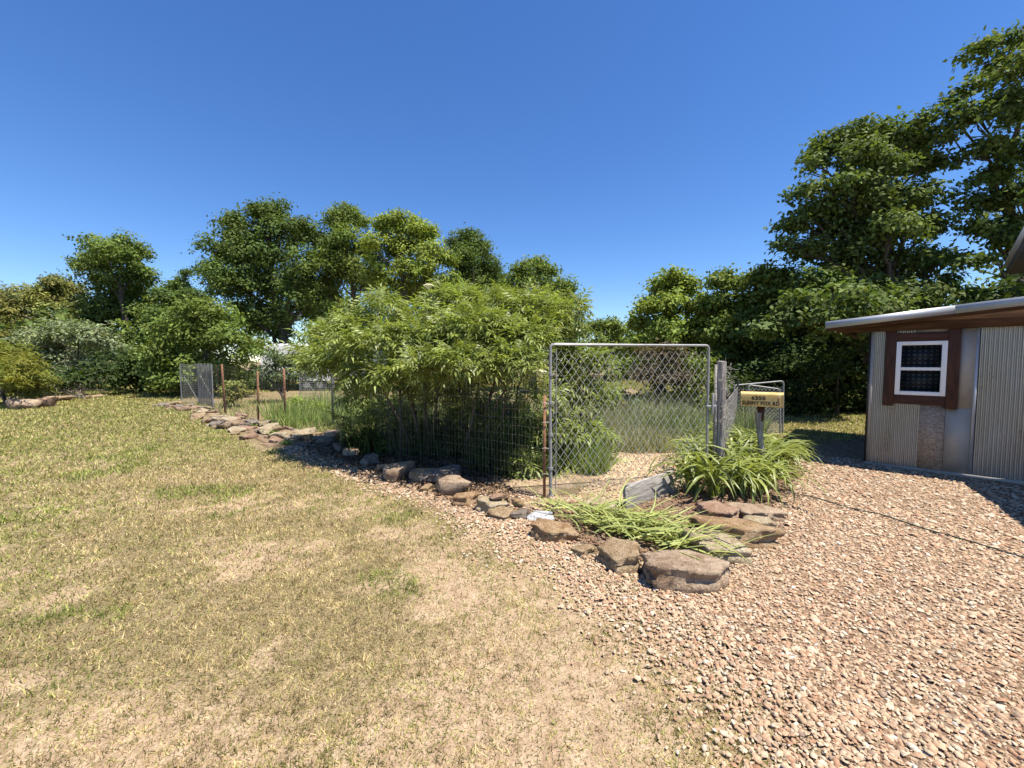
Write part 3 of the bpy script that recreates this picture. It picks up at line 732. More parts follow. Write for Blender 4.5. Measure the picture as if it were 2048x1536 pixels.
LM = {
    'dark': leaf_mat('leaf_dark_green', (0.104, 0.150, 0.042)),
    'mid': leaf_mat('leaf_mid_green', (0.150, 0.200, 0.052)),
    'bright': leaf_mat('leaf_bright_green', (0.225, 0.285, 0.064)),
    'yellow': leaf_mat('leaf_yellow_green', (0.19, 0.20, 0.066)),
    'oak': leaf_mat('leaf_oak', (0.112, 0.155, 0.045), 0.3, 0.65, 0.12),
    'shade': leaf_mat('leaf_understory_shaded', (0.050, 0.078, 0.024)),  # darkened: the shade under the oaks is put into the leaf colour
    'silver': leaf_mat('leaf_silver_green', (0.21, 0.25, 0.14)),
    'gold': leaf_mat('leaf_golden_feathery', (0.190, 0.205, 0.045)),
    'purple': leaf_mat('leaf_purple_brown', (0.130, 0.105, 0.070)),
    'olive': leaf_mat('leaf_grey_green', (0.120, 0.165, 0.070)),
    'elder': leaf_mat('leaf_elder', (0.232, 0.285, 0.078), 0.35, 0.45, 0.4),
}
def tree(name, label, base_px, d, lobes_px, mat, r0, seed, L=.145, dens=92, group='trees around the lawn', cat='tree', depth_amp=.8, fill=True, wr=.3, flat=.85, cl=14, spread=.17, trunk=True, shade=.2):
    rng = np.random.default_rng(seed)
    lobes = []
    for (px, py, rp, *dl) in lobes_px:
        R = rp / FPX * d
        dd = d + rng.uniform(-1, 1) * R * depth_amp
        if dl: dd = dl[0]
        lobes.append((at(px, py, dd), R * dd / d))
        if fill and not dl:
            d2 = d + R * rng.uniform(.9, 1.6)
            lobes.append((at(px + rng.uniform(-.3, .3) * rp, py + rp * rng.uniform(0, .5), d2), R * .9))
    bx = at(base_px, HZ + CAMH * FPX / d, d); base = np.array([bx[0], d + .1, 0.0])
    root = thing(name, label, cat, tuple(base), 0, group)
    lob = [(np.asarray(c) - base, R) for c, R in lobes]
    top = max(lob, key=lambda q: q[0][2])[0]
    top = np.array([top[0] * .6, top[1] * .4, top[2] * .95])
    if trunk:
        link('trunk', limbs(rng, (0, 0, -.1), top, r0, [c for c, R in lob if c[2] > .12 * top[2]][::1 if len(lob) < 14 else 2]).mesh('trunk', M['bark'], True), root)
    link('crown', crown_mesh('crown', rng, lob, L, dens, LM[mat], wr=wr, flat=flat, cl=cl, spread=spread, shade=shade), root)
    return root
G1 = 'trees along the far side of the lawn'; G2 = 'trees behind the fenced garden'; G3 = 'trees behind the shed'
tree('broadleaf_tree', 'olive-green tree with rusty new leaves behind the silver shrub', 70, 29,
     [(20, 630, 60), (80, 600, 45), (130, 590, 40), (110, 570, 22), (140, 650, 60), (50, 680, 60), (170, 640, 40), (190, 690, 45), (-30, 620, 60), (40, 740, 60)], 'yellow', .22, 101, group=G1, L=.19, dens=44, shade=.3)
tree('broadleaf_tree', 'tall round-headed tree standing alone above the left-hand woods', 235, 28,
     [(215, 505, 42), (255, 500, 40), (190, 530, 30), (230, 560, 60), (285, 545, 30), (250, 620, 70), (310, 640, 55), (290, 700, 60), (220, 690, 55), (330, 720, 50)], 'mid', .28, 102, group=G1, L=.19, dens=44)
tree('cedar_tree', 'narrow pointed dark cedar left of the big dark oak', 358, 29,
     [(372, 545, 10), (368, 570, 20), (350, 575, 18), (355, 610, 36), (330, 590, 22), (390, 600, 26), (345, 660, 55), (385, 680, 50)], 'dark', .2, 103, group=G1, L=.16, dens=72)
tree('broadleaf_tree', 'big dark broad-crowned tree with visible trunks above the white camper', 553, 24,
     [(550, 430, 32), (520, 425, 22), (475, 455, 36), (560, 480, 60), (500, 500, 60), (445, 505, 40), (430, 545, 34), (610, 470, 40), (470, 570, 60), (560, 570, 65), (620, 540, 50), (600, 610, 55), (500, 630, 55), (640, 600, 40), (570, 655, 30)], 'dark', .34, 104, group=G2, L=.17, dens=54)
tree('broadleaf_tree', 'slender upright tree between the big dark oak and the bright maple', 690, 25,
     [(690, 425, 24), (665, 445, 26), (715, 440, 24), (690, 480, 42), (655, 510, 40), (725, 500, 26), (690, 550, 50), (650, 580, 40), (735, 560, 34)], 'mid', .22, 105, group=G2)
tree('maple_tree', 'bright yellow-green maple rising behind the elderberry bush', 805, 22,
     [(800, 445, 26), (770, 455, 26), (835, 460, 26), (860, 470, 22), (800, 495, 46), (750, 490, 26), (860, 505, 28), (755, 540, 36), (830, 540, 46), (890, 520, 24), (800, 590, 55), (880, 570, 40)], 'bright', .2, 106, group=G2, L=.16, dens=72)
tree('broadleaf_tree', 'dark cone-topped tree right of the bright maple', 945, 26,
     [(938, 470, 20), (920, 490, 26), (955, 495, 28), (935, 525, 42), (980, 530, 28), (930, 570, 48), (990, 565, 36)], 'dark', .2, 107, group=G2)
tree('broadleaf_tree', 'flat-topped light tree above the right side of the elderberry', 1065, 22,
     [(1075, 530, 20), (1045, 540, 24), (1095, 545, 20), (1065, 565, 36), (1030, 575, 36), (1100, 580, 30), (1060, 620, 45)], 'mid', .18, 108, group=G2, dens=70)
tree('broadleaf_tree', 'small rounded tree at the edge of the low sky gap', 1132, 20,
     [(1130, 575, 22), (1115, 595, 28), (1145, 600, 18), (1130, 630, 34), (1150, 660, 30), (1110, 680, 40)], 'mid', .14, 109, group=G2, L=.14)
tree('broadleaf_tree', 'low distant tree in the gap of sky behind the gate', 1212, 32,
     [(1195, 655, 20), (1220, 650, 20), (1235, 665, 18), (1205, 685, 30), (1245, 695, 24)], 'mid', .2, 110, group=G2, L=.2, dens=50)
tree('broadleaf_tree', 'rounded leafy tree directly behind the chain link gate', 1335, 17,
     [(1350, 560, 28), (1325, 575, 26), (1370, 575, 26), (1340, 610, 46), (1300, 615, 30), (1390, 615, 40), (1280, 650, 26), (1330, 665, 46), (1390, 675, 46), (1275, 690, 30), (1340, 730, 40)], 'bright', .18, 111, group=G3, L=.16, dens=60)
tree('broadleaf_tree', 'mid-green tree beside the tall oak, behind the mailbox', 1450, 16,
     [(1440, 565, 28), (1475, 570, 22), (1450, 600, 40), (1420, 620, 36), (1490, 620, 40), (1450, 660, 50), (1500, 690, 44), (1430, 710, 44), (1480, 745, 44)], 'mid', .18, 112, group=G3, L=.15, dens=62)
tree('broadleaf_tree', 'olive-green tree touching the left side of the tall oak', 1545, 15,
     [(1540, 550, 26), (1515, 560, 26), (1570, 560, 26), (1540, 590, 44), (1585, 600, 40), (1510, 610, 34), (1545, 650, 50), (1590, 670, 44), (1530, 720, 46), (1590, 740, 44)], 'mid', .18, 113, group=G3, L=.15, dens=60)
tree('oak_tree', 'tall dark oak standing behind the shed roof', 1745, 13,
     [(1705, 268, 34), (1760, 262, 34), (1660, 300, 34), (1810, 280, 34), (1850, 270, 26), (1625, 330, 26), (1720, 320, 52), (1785, 330, 50), (1850, 330, 34), (1680, 370, 46),
      (1610, 385, 26), (1640, 420, 40), (1740, 400, 60), (1825, 400, 48), (1590, 450, 30), (1680, 460, 56), (1770, 470, 62), (1850, 460, 36), (1570, 490, 22), (1620, 500, 34), (1700, 530, 58), (1800, 540, 60),
      (1880, 515, 30), (1640, 570, 48), (1730, 590, 60), (1830, 600, 48), (1890, 580, 22), (1660, 640, 52), (1760, 650, 56), (1590, 640, 40, 10.9), (1650, 662, 46, 10.6), (1710, 660, 46, 10.7), (1540, 660, 36, 11.2), (1620, 610, 50, 10.8), (1700, 615, 54, 10.6), (1770, 620, 50, 10.9)], 'oak', .26, 114, group=G3, L=.15, dens=88, cl=12, spread=.15, flat=.75, fill=True)
tree('oak_tree', 'very tall open-branched oak reaching above the shed from the far right', 2090, 12.5,
     [(2030, 85, 32), (1975, 95, 26), (1950, 105, 20), (2010, 140, 34), (2060, 130, 50), (1960, 175, 26), (1925, 190, 28), (2000, 205, 36), (1890, 225, 24), (1860, 240, 20), (1950, 235, 36), (2040, 230, 40),
      (1905, 275, 24), (1985, 290, 34), (2045, 310, 40), (1920, 320, 18), (2000, 345, 30), (1960, 360, 24), (1920, 395, 26), (1970, 410, 36), (2030, 400, 40), (1950, 455, 30), (2010, 455, 34), (2060, 470, 44), (1990, 490, 22), (1930, 530, 22), (1970, 520, 20), (2080, 200, 60), (2090, 380, 60), (1900, 560, 20), (1945, 590, 14), (2040, 585, 12)],
     'oak', .2, 115, group=G3, L=.15, dens=105, cl=12, spread=.15, flat=.6, fill=False)
# understory at the right
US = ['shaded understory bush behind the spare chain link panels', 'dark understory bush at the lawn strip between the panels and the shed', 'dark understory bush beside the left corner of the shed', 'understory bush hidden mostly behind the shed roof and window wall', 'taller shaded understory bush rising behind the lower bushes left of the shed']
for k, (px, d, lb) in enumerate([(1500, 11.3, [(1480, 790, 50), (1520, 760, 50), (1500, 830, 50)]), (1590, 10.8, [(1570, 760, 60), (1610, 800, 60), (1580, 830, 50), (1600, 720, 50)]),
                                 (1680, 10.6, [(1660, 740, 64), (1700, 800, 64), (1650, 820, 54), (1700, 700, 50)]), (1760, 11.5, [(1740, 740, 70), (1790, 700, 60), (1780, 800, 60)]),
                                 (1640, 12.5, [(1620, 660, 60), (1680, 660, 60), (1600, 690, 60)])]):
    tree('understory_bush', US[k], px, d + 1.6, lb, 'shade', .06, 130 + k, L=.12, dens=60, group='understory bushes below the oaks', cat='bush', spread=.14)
tree('garden_shrub', 'purple-brown leafed shrub seen through the chain link gate', 1320, 11,
     [(1300, 715, 30), (1340, 720, 34), (1320, 760, 34), (1360, 760, 26), (1285, 750, 22)], 'purple', .05, 141, L=.10, dens=80, group='shrubs in the garden', cat='shrub', spread=.12)
tree('garden_shrub', 'green shrub between the purple shrub and the grey wooden post', 1400, 11.5,
     [(1395, 740, 34), (1425, 770, 30), (1380, 790, 34), (1410, 810, 30), (1250, 750, 34), (1240, 790, 30), (1290, 795, 30), (1350, 805, 32), (1225, 830, 22), (1270, 735, 26)], 'mid', .05, 142, L=.10, dens=80, group='shrubs in the garden', cat='shrub', spread=.12)
# shrubs at the left
G4 = 'shrubs bordering the lawn'
tree('rounded_shrub', 'large dark rounded shrub behind the rolled wire corner', 405, 18.5,
     [(400, 625, 36), (365, 640, 36), (440, 640, 36), (340, 680, 42), (400, 690, 56), (460, 680, 46), (320, 715, 34), (500, 700, 30), (340, 745, 40), (400, 750, 50), (460, 735, 44), (325, 770, 26)], 'mid', .1, 151, L=.16, dens=60, group=G4, cat='shrub', spread=.16)
tree('rounded_shrub', 'silver-green spreading shrub behind the brush pile', 150, 22,
     [(150, 665, 34), (110, 680, 40), (190, 680, 36), (60, 690, 40), (220, 705, 32), (130, 720, 46), (190, 735, 40), (235, 740, 22), (80, 735, 40), (20, 700, 36), (150, 760, 36)], 'silver', .1, 152, L=.17, dens=55, group=G4, cat='shrub')
tree('feathery_shrub', 'feathery yellow-green bush over rocks at the lawn edge', 15, 14.2,
     [(10, 712, 36), (45, 735, 34), (-30, 720, 50), (25, 765, 42), (66, 765, 28), (-20, 775, 48), (82, 785, 18)], 'gold', .06, 153, L=.16, dens=190, wr=.09, group=G4, cat='shrub', spread=.08)
tree('garden_shrub', 'grey-green shrub in front of the white camper', 570, 15.5,
     [(550, 715, 22), (580, 725, 24), (545, 745, 26), (580, 760, 26), (610, 750, 24), (520, 760, 20)], 'olive', .05, 154, L=.11, dens=80, group='shrubs in the garden', cat='shrub', spread=.12)
tree('garden_shrub', 'small yellow-green shrub behind the tall wire fence', 468, 14.2,
     [(465, 770, 14), (455, 785, 14), (478, 785, 14), (466, 798, 14)], 'yellow', .03, 155, L=.09, dens=110, group='shrubs in the garden', cat='shrub', spread=.08)

tree('weedy_shrub', 'low bright green weedy growth beside the dark steel fence post', 620, 11.2,
     [(600, 835, 22), (640, 848, 20), (572, 845, 16), (628, 815, 22), (655, 826, 16), (598, 805, 16)], 'bright', .02, 156, L=.07, dens=120, group='weedy growth in the garden', cat='weed', spread=.08, fill=False)
tree('weedy_shrub', 'grey-green bushy herbs at the back of the path behind the gate', 1320, 8.8,
     [(1300, 838, 28), (1350, 846, 26), (1258, 850, 24), (1395, 848, 24), (1322, 862, 18), (1280, 815, 20), (1370, 818, 22)], 'silver', .02, 157, L=.06, dens=150, wr=.16, group='weedy growth in the garden', cat='weed', spread=.08, fill=False)

# woodland beyond: reads as one mass
def woodland():
    rng = np.random.default_rng(200); lobes = []
    for k in range(105):
        a = math.radians(rng.uniform(-62, 62)); r = rng.uniform(36, 48)
        x, y = r * math.sin(a), r * math.cos(a)
        gap = abs(math.degrees(a) - 12) < 6
        lobes.append((np.array([x, y, rng.uniform(.5, 3.4 if gap else 5.8)]), rng.uniform(1.8, 3.0) * (.7 if gap else 1)))
    far, lobes = lobes, []
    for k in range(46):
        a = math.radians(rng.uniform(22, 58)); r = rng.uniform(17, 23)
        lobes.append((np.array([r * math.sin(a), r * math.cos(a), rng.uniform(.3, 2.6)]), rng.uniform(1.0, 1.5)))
    for k in range(16):  # dark lobes added to stand in for shade under the left trees
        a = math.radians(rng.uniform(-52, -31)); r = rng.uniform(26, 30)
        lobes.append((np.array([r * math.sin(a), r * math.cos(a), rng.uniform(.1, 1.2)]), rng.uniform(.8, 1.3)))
    o = link('woodland', crown_mesh('woodland', rng, far, .34, 6.5, LM['dark'], flat=1.1, spread=.3, lowcut=-.2)); tag(o, 'dark far woodland massed behind the trees', 'woodland', kind='stuff')
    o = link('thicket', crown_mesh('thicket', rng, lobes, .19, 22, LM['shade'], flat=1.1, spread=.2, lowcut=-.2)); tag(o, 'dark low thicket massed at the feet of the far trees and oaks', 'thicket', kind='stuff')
woodland()

# ------------------------------------------------------------------ elderberry
def compound_leaf(rng):
    n = 3; L = rng.uniform(.14, .21); V = []; F = []
    def leaflet(p, d, l, w):
        d = d / np.linalg.norm(d); s = np.cross(d, (0, 0, 1.0)); s /= np.linalg.norm(s)
        m = p + d * l * .42; t = m + (d + np.array([0, 0, -.5])) * l * .58
        b = len(V); V.extend([p, m + s * w / 2, t, m - s * w / 2]); F.extend([(b, b + 1, b + 3), (b + 1, b + 2, b + 3)])
    for k in range(n + 1):
        t = .25 + .75 * k / n; p = np.array([t * L, 0, -.10 * L * t * t * 3])
        if k == n: leaflet(p, np.array([1, rng.normal(0, .1), -.45]), rng.uniform(.10, .13), .028)
        else:
            for s in (-1, 1): leaflet(p, np.array([.62, s * .9, rng.uniform(-.55, -.05)]), rng.uniform(.08, .125), rng.uniform(.022, .031))
    b = len(V); V.extend([(0, -.003, 0), (0, .003, 0), (L * .6, .002, -.06 * L), (L * .6, -.002, -.06 * L)]); F.extend([(b, b + 1, b + 2), (b, b + 2, b + 3)])
    return np.array(V), np.array(F)
def elder(name, label, base, stems, lobes, seed, dens, n_obj):
    rng = np.random.default_rng(seed); base = np.array(base, float)
    root = thing(name, label, 'shrub', tuple(base), 0)
    T = [compound_leaf(rng) for _ in range(10)]
    P, N = [], []
    subl = []
    for c, R, dm in lobes:
        u = unit(rng.normal(size=(14, 3)) + np.array([0, 0, .3])); u = u[u[:, 2] > -.5][:8]
        subl += [(np.asarray(c) + v * R * rng.uniform(.5, .82) * np.array([1, 1, .8]), R * rng.uniform(.32, .52), dm * .62 * rng.uniform(.8, 1.2)) for v in u]
    for c, R, dm in subl:
        m = int(dens * dm * 4 * math.pi * R * R)
        u = unit(rng.normal(size=(m * 2, 3))); u = u[u[:, 2] > -.75 + .5 * rng.random(len(u))][:m]
        rad = R * (1.06 - .5 * rng.random(len(u)) ** 1.6)
        P.append(np.asarray(c) - base + u * rad[:, None] * np.array([1, 1, .8])); N.append(u)
    P = np.vstack(P); N = np.vstack(N); n = len(P)
    k = P[:, 2] > .03; P, N = P[k], N[k]; n = len(P)
    X = unit(N * np.array([1, 1, .5]) + np.array([0, 0, .12]) + rng.normal(0, .42, (n, 3))); up = np.array([0, 0, 1.0]) + N * .55
    Y = unit(np.cross(up, X)); Z = np.cross(X, Y); sc = rng.uniform(.6, 1.25, n)
    camd = np.linalg.norm(P + base - np.array([0, 0, 1.6]), axis=1) - .35 * P[:, 2]
    order = np.argsort(camd); tv = rng.integers(10, size=n)
    meshes = [np_mesh('leaf', v, f, M['elderleaf'], np.ones((len(v), 3))) for v, f in T]
    # the nearest leaves are parts of their own, spread over the front of the bush
    front = order[: n // 3]; sel = rng.permutation(front)[:n_obj]; rest = np.ones(n, bool); rest[sel] = False
    for i in sel:
        o = link('leaf', meshes[tv[i]], root)
        o.matrix_local = Matrix(((X[i][0] * sc[i], Y[i][0] * sc[i], Z[i][0] * sc[i], P[i][0]), (X[i][1] * sc[i], Y[i][1] * sc[i], Z[i][1] * sc[i], P[i][1]), (X[i][2] * sc[i], Y[i][2] * sc[i], Z[i][2] * sc[i], P[i][2]), (0, 0, 0, 1)))
    Vs, Fs, Cs, n0 = [], [], [], 0
    for t in range(10):
        q = np.where(rest & (tv == t))[0]; v, f = T[t]
        if not len(q): continue
        Wv = P[q][:, None] + sc[q][:, None, None] * (v[None, :, 0:1] * X[q][:, None] + v[None, :, 1:2] * Y[q][:, None] + v[None, :, 2:3] * Z[q][:, None])
        Vs.append(Wv.reshape(-1, 3)); Fs.append((np.arange(len(q))[:, None, None] * len(v) + f[None]).reshape(-1, 3) + n0); n0 += len(q) * len(v)
        Cs.append(np.repeat(rng.uniform(.55, 1.3, (len(q), 1)) * np.array([rng.uniform(.95, 1.08), 1, .95]), len(v), 0))
    o = link('foliage', np_mesh('foliage', np.vstack(Vs), np.vstack(Fs), LM['elder'], np.vstack(Cs)), root); o['kind'] = 'stuff'
    for (sx, sy, tx, ty, tz, r) in stems:
        s = np.array([sx, sy, -.03]) - base * np.array([1, 1, 0]); e = np.array([tx, ty, tz]) - base * np.array([1, 1, 0]); t = np.linspace(0, 1, 8)[:, None]
        pth = s + (e - s) * np.concatenate([t ** 1.6, t ** 1.6, t], 1) + rng.normal(0, .02, (8, 3)) * np.sin(t * 3.14)
        b = MB().tube(pth, np.linspace(r, r * .35, 8), 7)
        for q in range(4):
            i = int(rng.integers(3, 7)); d = rng.normal(0, .35, 3); d[2] = abs(d[2]) + .15
            b.tube(np.array([pth[i], pth[i] + d * .5, pth[i] + d]), [r * .4, r * .3, r * .12], 5)
        b.build('stem', M['stem'], root, True)
    return root
def umbel(root, p):
    base = np.array(root.location); rng = np.random.default_rng(int(abs(p[0] * 1000)) + 3)
    n = 60; a = rng.uniform(0, 6.28, n); q = np.sqrt(rng.random(n)) * .085
    c = np.stack([q * np.cos(a), q * np.sin(a), .03 - q * q * 4], 1) + (p - base)
    b = MB().rods(np.repeat((p - base - np.array([0, 0, .06]))[None], n, 0), c, .0015, 3)
    T = np.array([(1, 0, 0), (-1, 0, 0), (0, 1, 0), (0, -1, 0), (0, 0, 1), (0, 0, -1)], float) * .011
    F = np.array([(0, 2, 4), (2, 1, 4), (1, 3, 4), (3, 0, 4), (2, 0, 5), (1, 2, 5), (3, 1, 5), (0, 3, 5)])
    b.add((c[:, None] + T[None]).reshape(-1, 3), (np.arange(n)[:, None, None] * 6 + F[None]).reshape(-1, 3))
    b.build('flower_head', M['cream'], root)
M['elderleaf'] = leaf_mat('leaf_elder_single', (0.250, 0.300, 0.082), 0.35, 0.45, 0.4, attr=False, rand=.22)
def pl(px, py, rp, d, dm=1.0): return (at(px, py + max(0, (700 - py) * .16), d), rp * .93 / FPX * d, dm)
E1 = [pl(700, 680, 62, 7.2), pl(645, 670, 44, 7.4), pl(780, 640, 70, 7.2), pl(870, 625, 70, 7.4), pl(960, 620, 78, 7.1), pl(1050, 635, 78, 6.9), pl(1115, 660, 56, 6.7),
      pl(860, 690, 90, 6.2), pl(960, 695, 92, 6.0), pl(1050, 705, 74, 5.9), pl(760, 705, 78, 6.3), pl(680, 725, 54, 6.6), pl(636, 715, 36, 7.0), pl(880, 580, 30, 7.4, .9), pl(925, 565, 24, 7.5, .9), pl(1000, 585, 44, 7.4), pl(1075, 590, 40, 7.2),
      pl(850, 742, 52, 5.5), pl(990, 738, 52, 5.35), pl(920, 732, 54, 5.3), pl(780, 752, 40, 5.7), pl(720, 748, 36, 6.1), pl(1040, 735, 44, 5.3, .9), pl(1130, 610, 34, 6.9), pl(700, 610, 22, 7.6, .7),
      pl(720, 800, 50, 7.4, .7), pl(700, 850, 34, 7.2, .6), pl(780, 840, 50, 7.8, .5), pl(870, 800, 60, 7.6, .5), pl(960, 830, 64, 7.4, .7), pl(1030, 850, 60, 6.8, .9), pl(1060, 930, 44, 6.0, .9), pl(1000, 920, 50, 6.7, .8), pl(1080, 800, 44, 6.2, .8),
      pl(615, 715, 30, 6.9, .8), pl(650, 742, 36, 6.5, .9), pl(705, 768, 34, 6.2, .8), pl(850, 830, 64, 8.4, .6), pl(780, 830, 54, 8.4, .6), pl(930, 840, 56, 8.2, .6), pl(1010, 830, 64, 7.8, .7), pl(900, 780, 60, 7.4, .6), pl(1090, 870, 44, 6.4, .8), pl(1100, 950, 36, 5.9, .8),
      pl(930, 900, 40, 7.0, .6), pl(800, 900, 34, 7.2, .5), pl(1040, 970, 30, 5.7, .8), pl(960, 770, 60, 6.6, .7), pl(820, 780, 50, 6.8, .6)]
b1 = gp(830, 900); b1 = np.array([-1.55, 7.1, 0])
st = [(-1.75, 6.95, -3.2, 7.6, 2.1, .03), (-1.6, 7.05, -2.3, 7.0, 2.3, .035), (-1.5, 7.15, -1.5, 7.2, 2.6, .035), (-1.4, 7.0, -.9, 6.4, 2.2, .03), (-.75, 6.7, -.2, 6.2, 2.3, .03), (-.6, 6.8, .3, 6.8, 2.5, .032), (-.5, 6.6, .5, 6.2, 2.1, .028), (-.9, 7.0, -.6, 7.3, 2.7, .032), (-1.65, 7.2, -2.4, 7.9, 2.4, .03), (-.3, 6.5, .2, 5.9, 1.7, .022), (-.1, 6.4, .4, 6.3, 2.0, .022)]
elder1 = elder('elderberry_bush', 'broad domed elderberry bush with drooping bright leaves over the wire fence', b1, st, E1, 61, 150, 280)
for p in [(1140 - 30, 0, 0)]: pass
umbel(elder1, at(857, 572, 7.1)); umbel(elder1, at(922, 640, 6.1)); umbel(elder1, at(1080, 745, 5.1)); umbel(elder1, at(1060, 592, 6.8))
E2 = [pl(1130, 720, 44, 6.8), pl(1180, 730, 46, 6.9), pl(1150, 790, 50, 6.7), pl(1200, 800, 42, 6.8), pl(1140, 860, 48, 6.4), pl(1190, 880, 42, 6.6, .9), pl(1150, 930, 40, 6.2, .9), pl(1210, 920, 24, 6.5, .8), pl(1120, 960, 26, 5.7, .8)]
elder2 = elder('elderberry_bush', 'upright leafy elderberry bush growing behind the chain link gate', (1.1, 6.75, 0), [(1.0, 6.7, 1.0, 6.8, 1.9, .025), (1.1, 6.8, 1.4, 6.9, 1.8, .025), (1.2, 6.75, 1.3, 6.6, 1.4, .02), (1.0, 6.8, .9, 6.5, 1.3, .02)], E2, 62, 140, 120)

# ------------------------------------------------------------------ daylilies
M['lily'] = leaf_mat('daylily_leaf', (0.225, 0.265, 0.070), 0.3, 0.4, 0.45, attr=False, rand=.3)
M['lilycut'] = leaf_mat('daylily_leaf_lying', (0.33, 0.37, 0.12), 0.25, 0.5, 0.35, attr=False, rand=.28)
def strap(L, w, up, bend, n=8, twist=0.0):
    t = np.linspace(0, 1, n); ang = up - bend * t ** 1.3
    dx, dz = np.cos(ang) * L / (n - 1), np.sin(ang) * L / (n - 1)
    x = np.concatenate([[0], np.cumsum(dx[:-1])]); z = np.concatenate([[0], np.cumsum(dz[:-1])])
    ww = w * np.clip(np.minimum(.55 + 1.2 * t, 1.0) * (1 - t ** 4), .04, 1)
    V = []
    for k in range(n):
        for s in (-1, 0, 1):
            V.append((x[k] + twist * s * t[k] * .0, s * ww[k] / 2 + twist * t[k] ** 2 * .1, z[k] + (abs(s) - .5) * ww[k] * .22))
    F = []
    for k in range(n - 1):
        for c in (0, 1): F.append((k * 3 + c, k * 3 + c + 1, k * 3 + c + 4, k * 3 + c + 3))
    return np.array(V), np.array(F)
rng = np.random.default_rng(71)
strap_meshes = [np_mesh('leaf', *strap(rng.uniform(.70, 1.12), rng.uniform(.034, .050), rng.uniform(1.1, 1.48), rng.uniform(1.9, 3.3), twist=rng.normal(0, 1)) , M['lily'], smooth=True) for _ in range(14)]
cut_meshes = [np_mesh('leaf', *strap(rng.uniform(.30, .52), rng.uniform(.017, .027), rng.uniform(.1, .6), rng.uniform(.3, .9), twist=rng.normal(0, 1.6)), M['lilycut'], smooth=True) for _ in range(12)]
def lily(label, fans, per, seed, group='daylily clumps'):
    rng = np.random.default_rng(seed); c = np.mean([f[:2] for f in fans], 0)
    root = thing('daylily', label, 'plant', (c[0], c[1], .015), 0, group)
    for (fx, fy, s) in fans:
        for k in range(per):
            o = link('leaf', strap_meshes[int(rng.integers(14))], root)
            o.location = (fx - c[0] + rng.normal(0, .045), fy - c[1] + rng.normal(0, .045), 0)
            sc = s * rng.uniform(.72, 1.1); o.scale = (sc,) * 3; o.rotation_euler = (rng.normal(0, .12), rng.normal(0, .15), rng.uniform(0, 6.28))
def fan(px, py, s): p = gp(px, py); return (p[0], p[1], s)
lily('large arching daylily clump behind the plank and boulders', [fan(1385, 985, .95), fan(1430, 995, 1.0), fan(1480, 990, 1.0), fan(1520, 985, .95), fan(1405, 955, 1.0), fan(1460, 960, 1.05), fan(1505, 958, 1.0), fan(1445, 935, 1.0)], 36, 72)
lily('daylily clump growing round the mailbox post', [fan(1470, 935, 1.0), fan(1500, 925, .95), fan(1535, 930, .9), fan(1550, 940, .9), fan(1460, 915, 1.0)], 40, 73)
lily('smaller daylily clump on the shed side of the mailbox', [fan(1558, 945, .72), fan(1570, 932, .7), fan(1550, 920, .75), fan(1575, 918, .65)], 34, 74)
lily('small daylily tuft at the foot of the grey wooden post', [fan(1395, 915, .75), fan(1372, 925, .65), fan(1425, 910, .8)], 22, 75)
def cut_pile():
    rng = np.random.default_rng(76); a, b = gp(1135, 1030), gp(1370, 1105); c = (a + b) / 2
    root = thing('daylily', 'flattened yellow-green daylily leaves lying inside the rock ring', 'plant', (c[0], c[1], .02), 0, 'daylily clumps')
    for k in range(290):
        t = rng.random(); p = a + (b - a) * t + np.array([rng.normal(0, .12), rng.normal(0, .15), 0])
        o = link('leaf', cut_meshes[int(rng.integers(12))], root)
        o.location = (p[0] - c[0], p[1] - c[1], rng.uniform(0, .10)); sc = rng.uniform(.8, 1.25); o.scale = (sc,) * 3
        o.rotation_euler = (rng.normal(0, .3), rng.normal(0, .12), rng.normal(-.45 if rng.random() < .8 else 2.5, .4))
cut_pile()

# ------------------------------------------------------------------ chain link
def chain_link(u0, u1, z0, z1, dx, dz, r, shear=0.0):
    """zigzag woven wires in the local x-z plane"""
    b = MB(); A, B = [], []
    nx = int((u1 - u0) / dx); nz = int((z1 - z0) / dz * 2)
    for i in range(nx + 1):
        x = u0 + i * dx
        zz = z0 + np.arange(nz + 1) * dz / 2
        for j in range(nz):
            for s, off in ((1, 0.0),):
                xa = x + (0 if (i + j) % 2 == 0 else dx); xb = x + (dx if (i + j) % 2 == 0 else 0)
                ya = .004 if j % 2 else -.004
                A.append((np.clip(xa + shear * zz[j], u0, u1), ya, zz[j])); B.append((np.clip(xb + shear * zz[j + 1], u0, u1), -ya, zz[j + 1]))
    # mirrored half so that diamonds close
    A, B = np.array(A), np.array(B)
    return b.rods(A, B, r, 4)
gdir = GR - GL; gw = np.linalg.norm(gdir); ga = math.atan2(gdir[1], gdir[0])
gate = thing('chain_link_gate', 'tall chain link gate panel with galvanised pipe frame at the garden corner', 'gate', tuple(GL), ga)
top = 1.80
def arc(c, r, a0, a1, n=6): a = np.linspace(a0, a1, n); return np.stack([c[0] + r * np.cos(a), np.zeros(n), c[1] + r * np.sin(a)], 1)
fr = np.vstack([[(0.0, 0, 0)], [(-.012, 0, 1.0)], arc((.035, top - .045), .045, math.pi, math.pi / 2), [(gw * .5, 0, top - .004)], arc((gw - .03, top - .045), .045, math.pi / 2, 0), [(gw + .02, 0, 1.0)], [(gw + .03, 0, .12)]])
b = MB().tube(fr[:2], .020, 10); b.tube(fr[1:9], .017, 10); b.tube(fr[8:], .016, 10)
b.tube(np.array([(0.0, 0, .0), (0, 0, .03)]), .03, 10)
b.build('frame', M['galv'], gate, True)
chain_link(.02, gw - .01, .10, top - .02, .0465, .125, .0026).build('chain_link_mesh', M['wire'], gate)
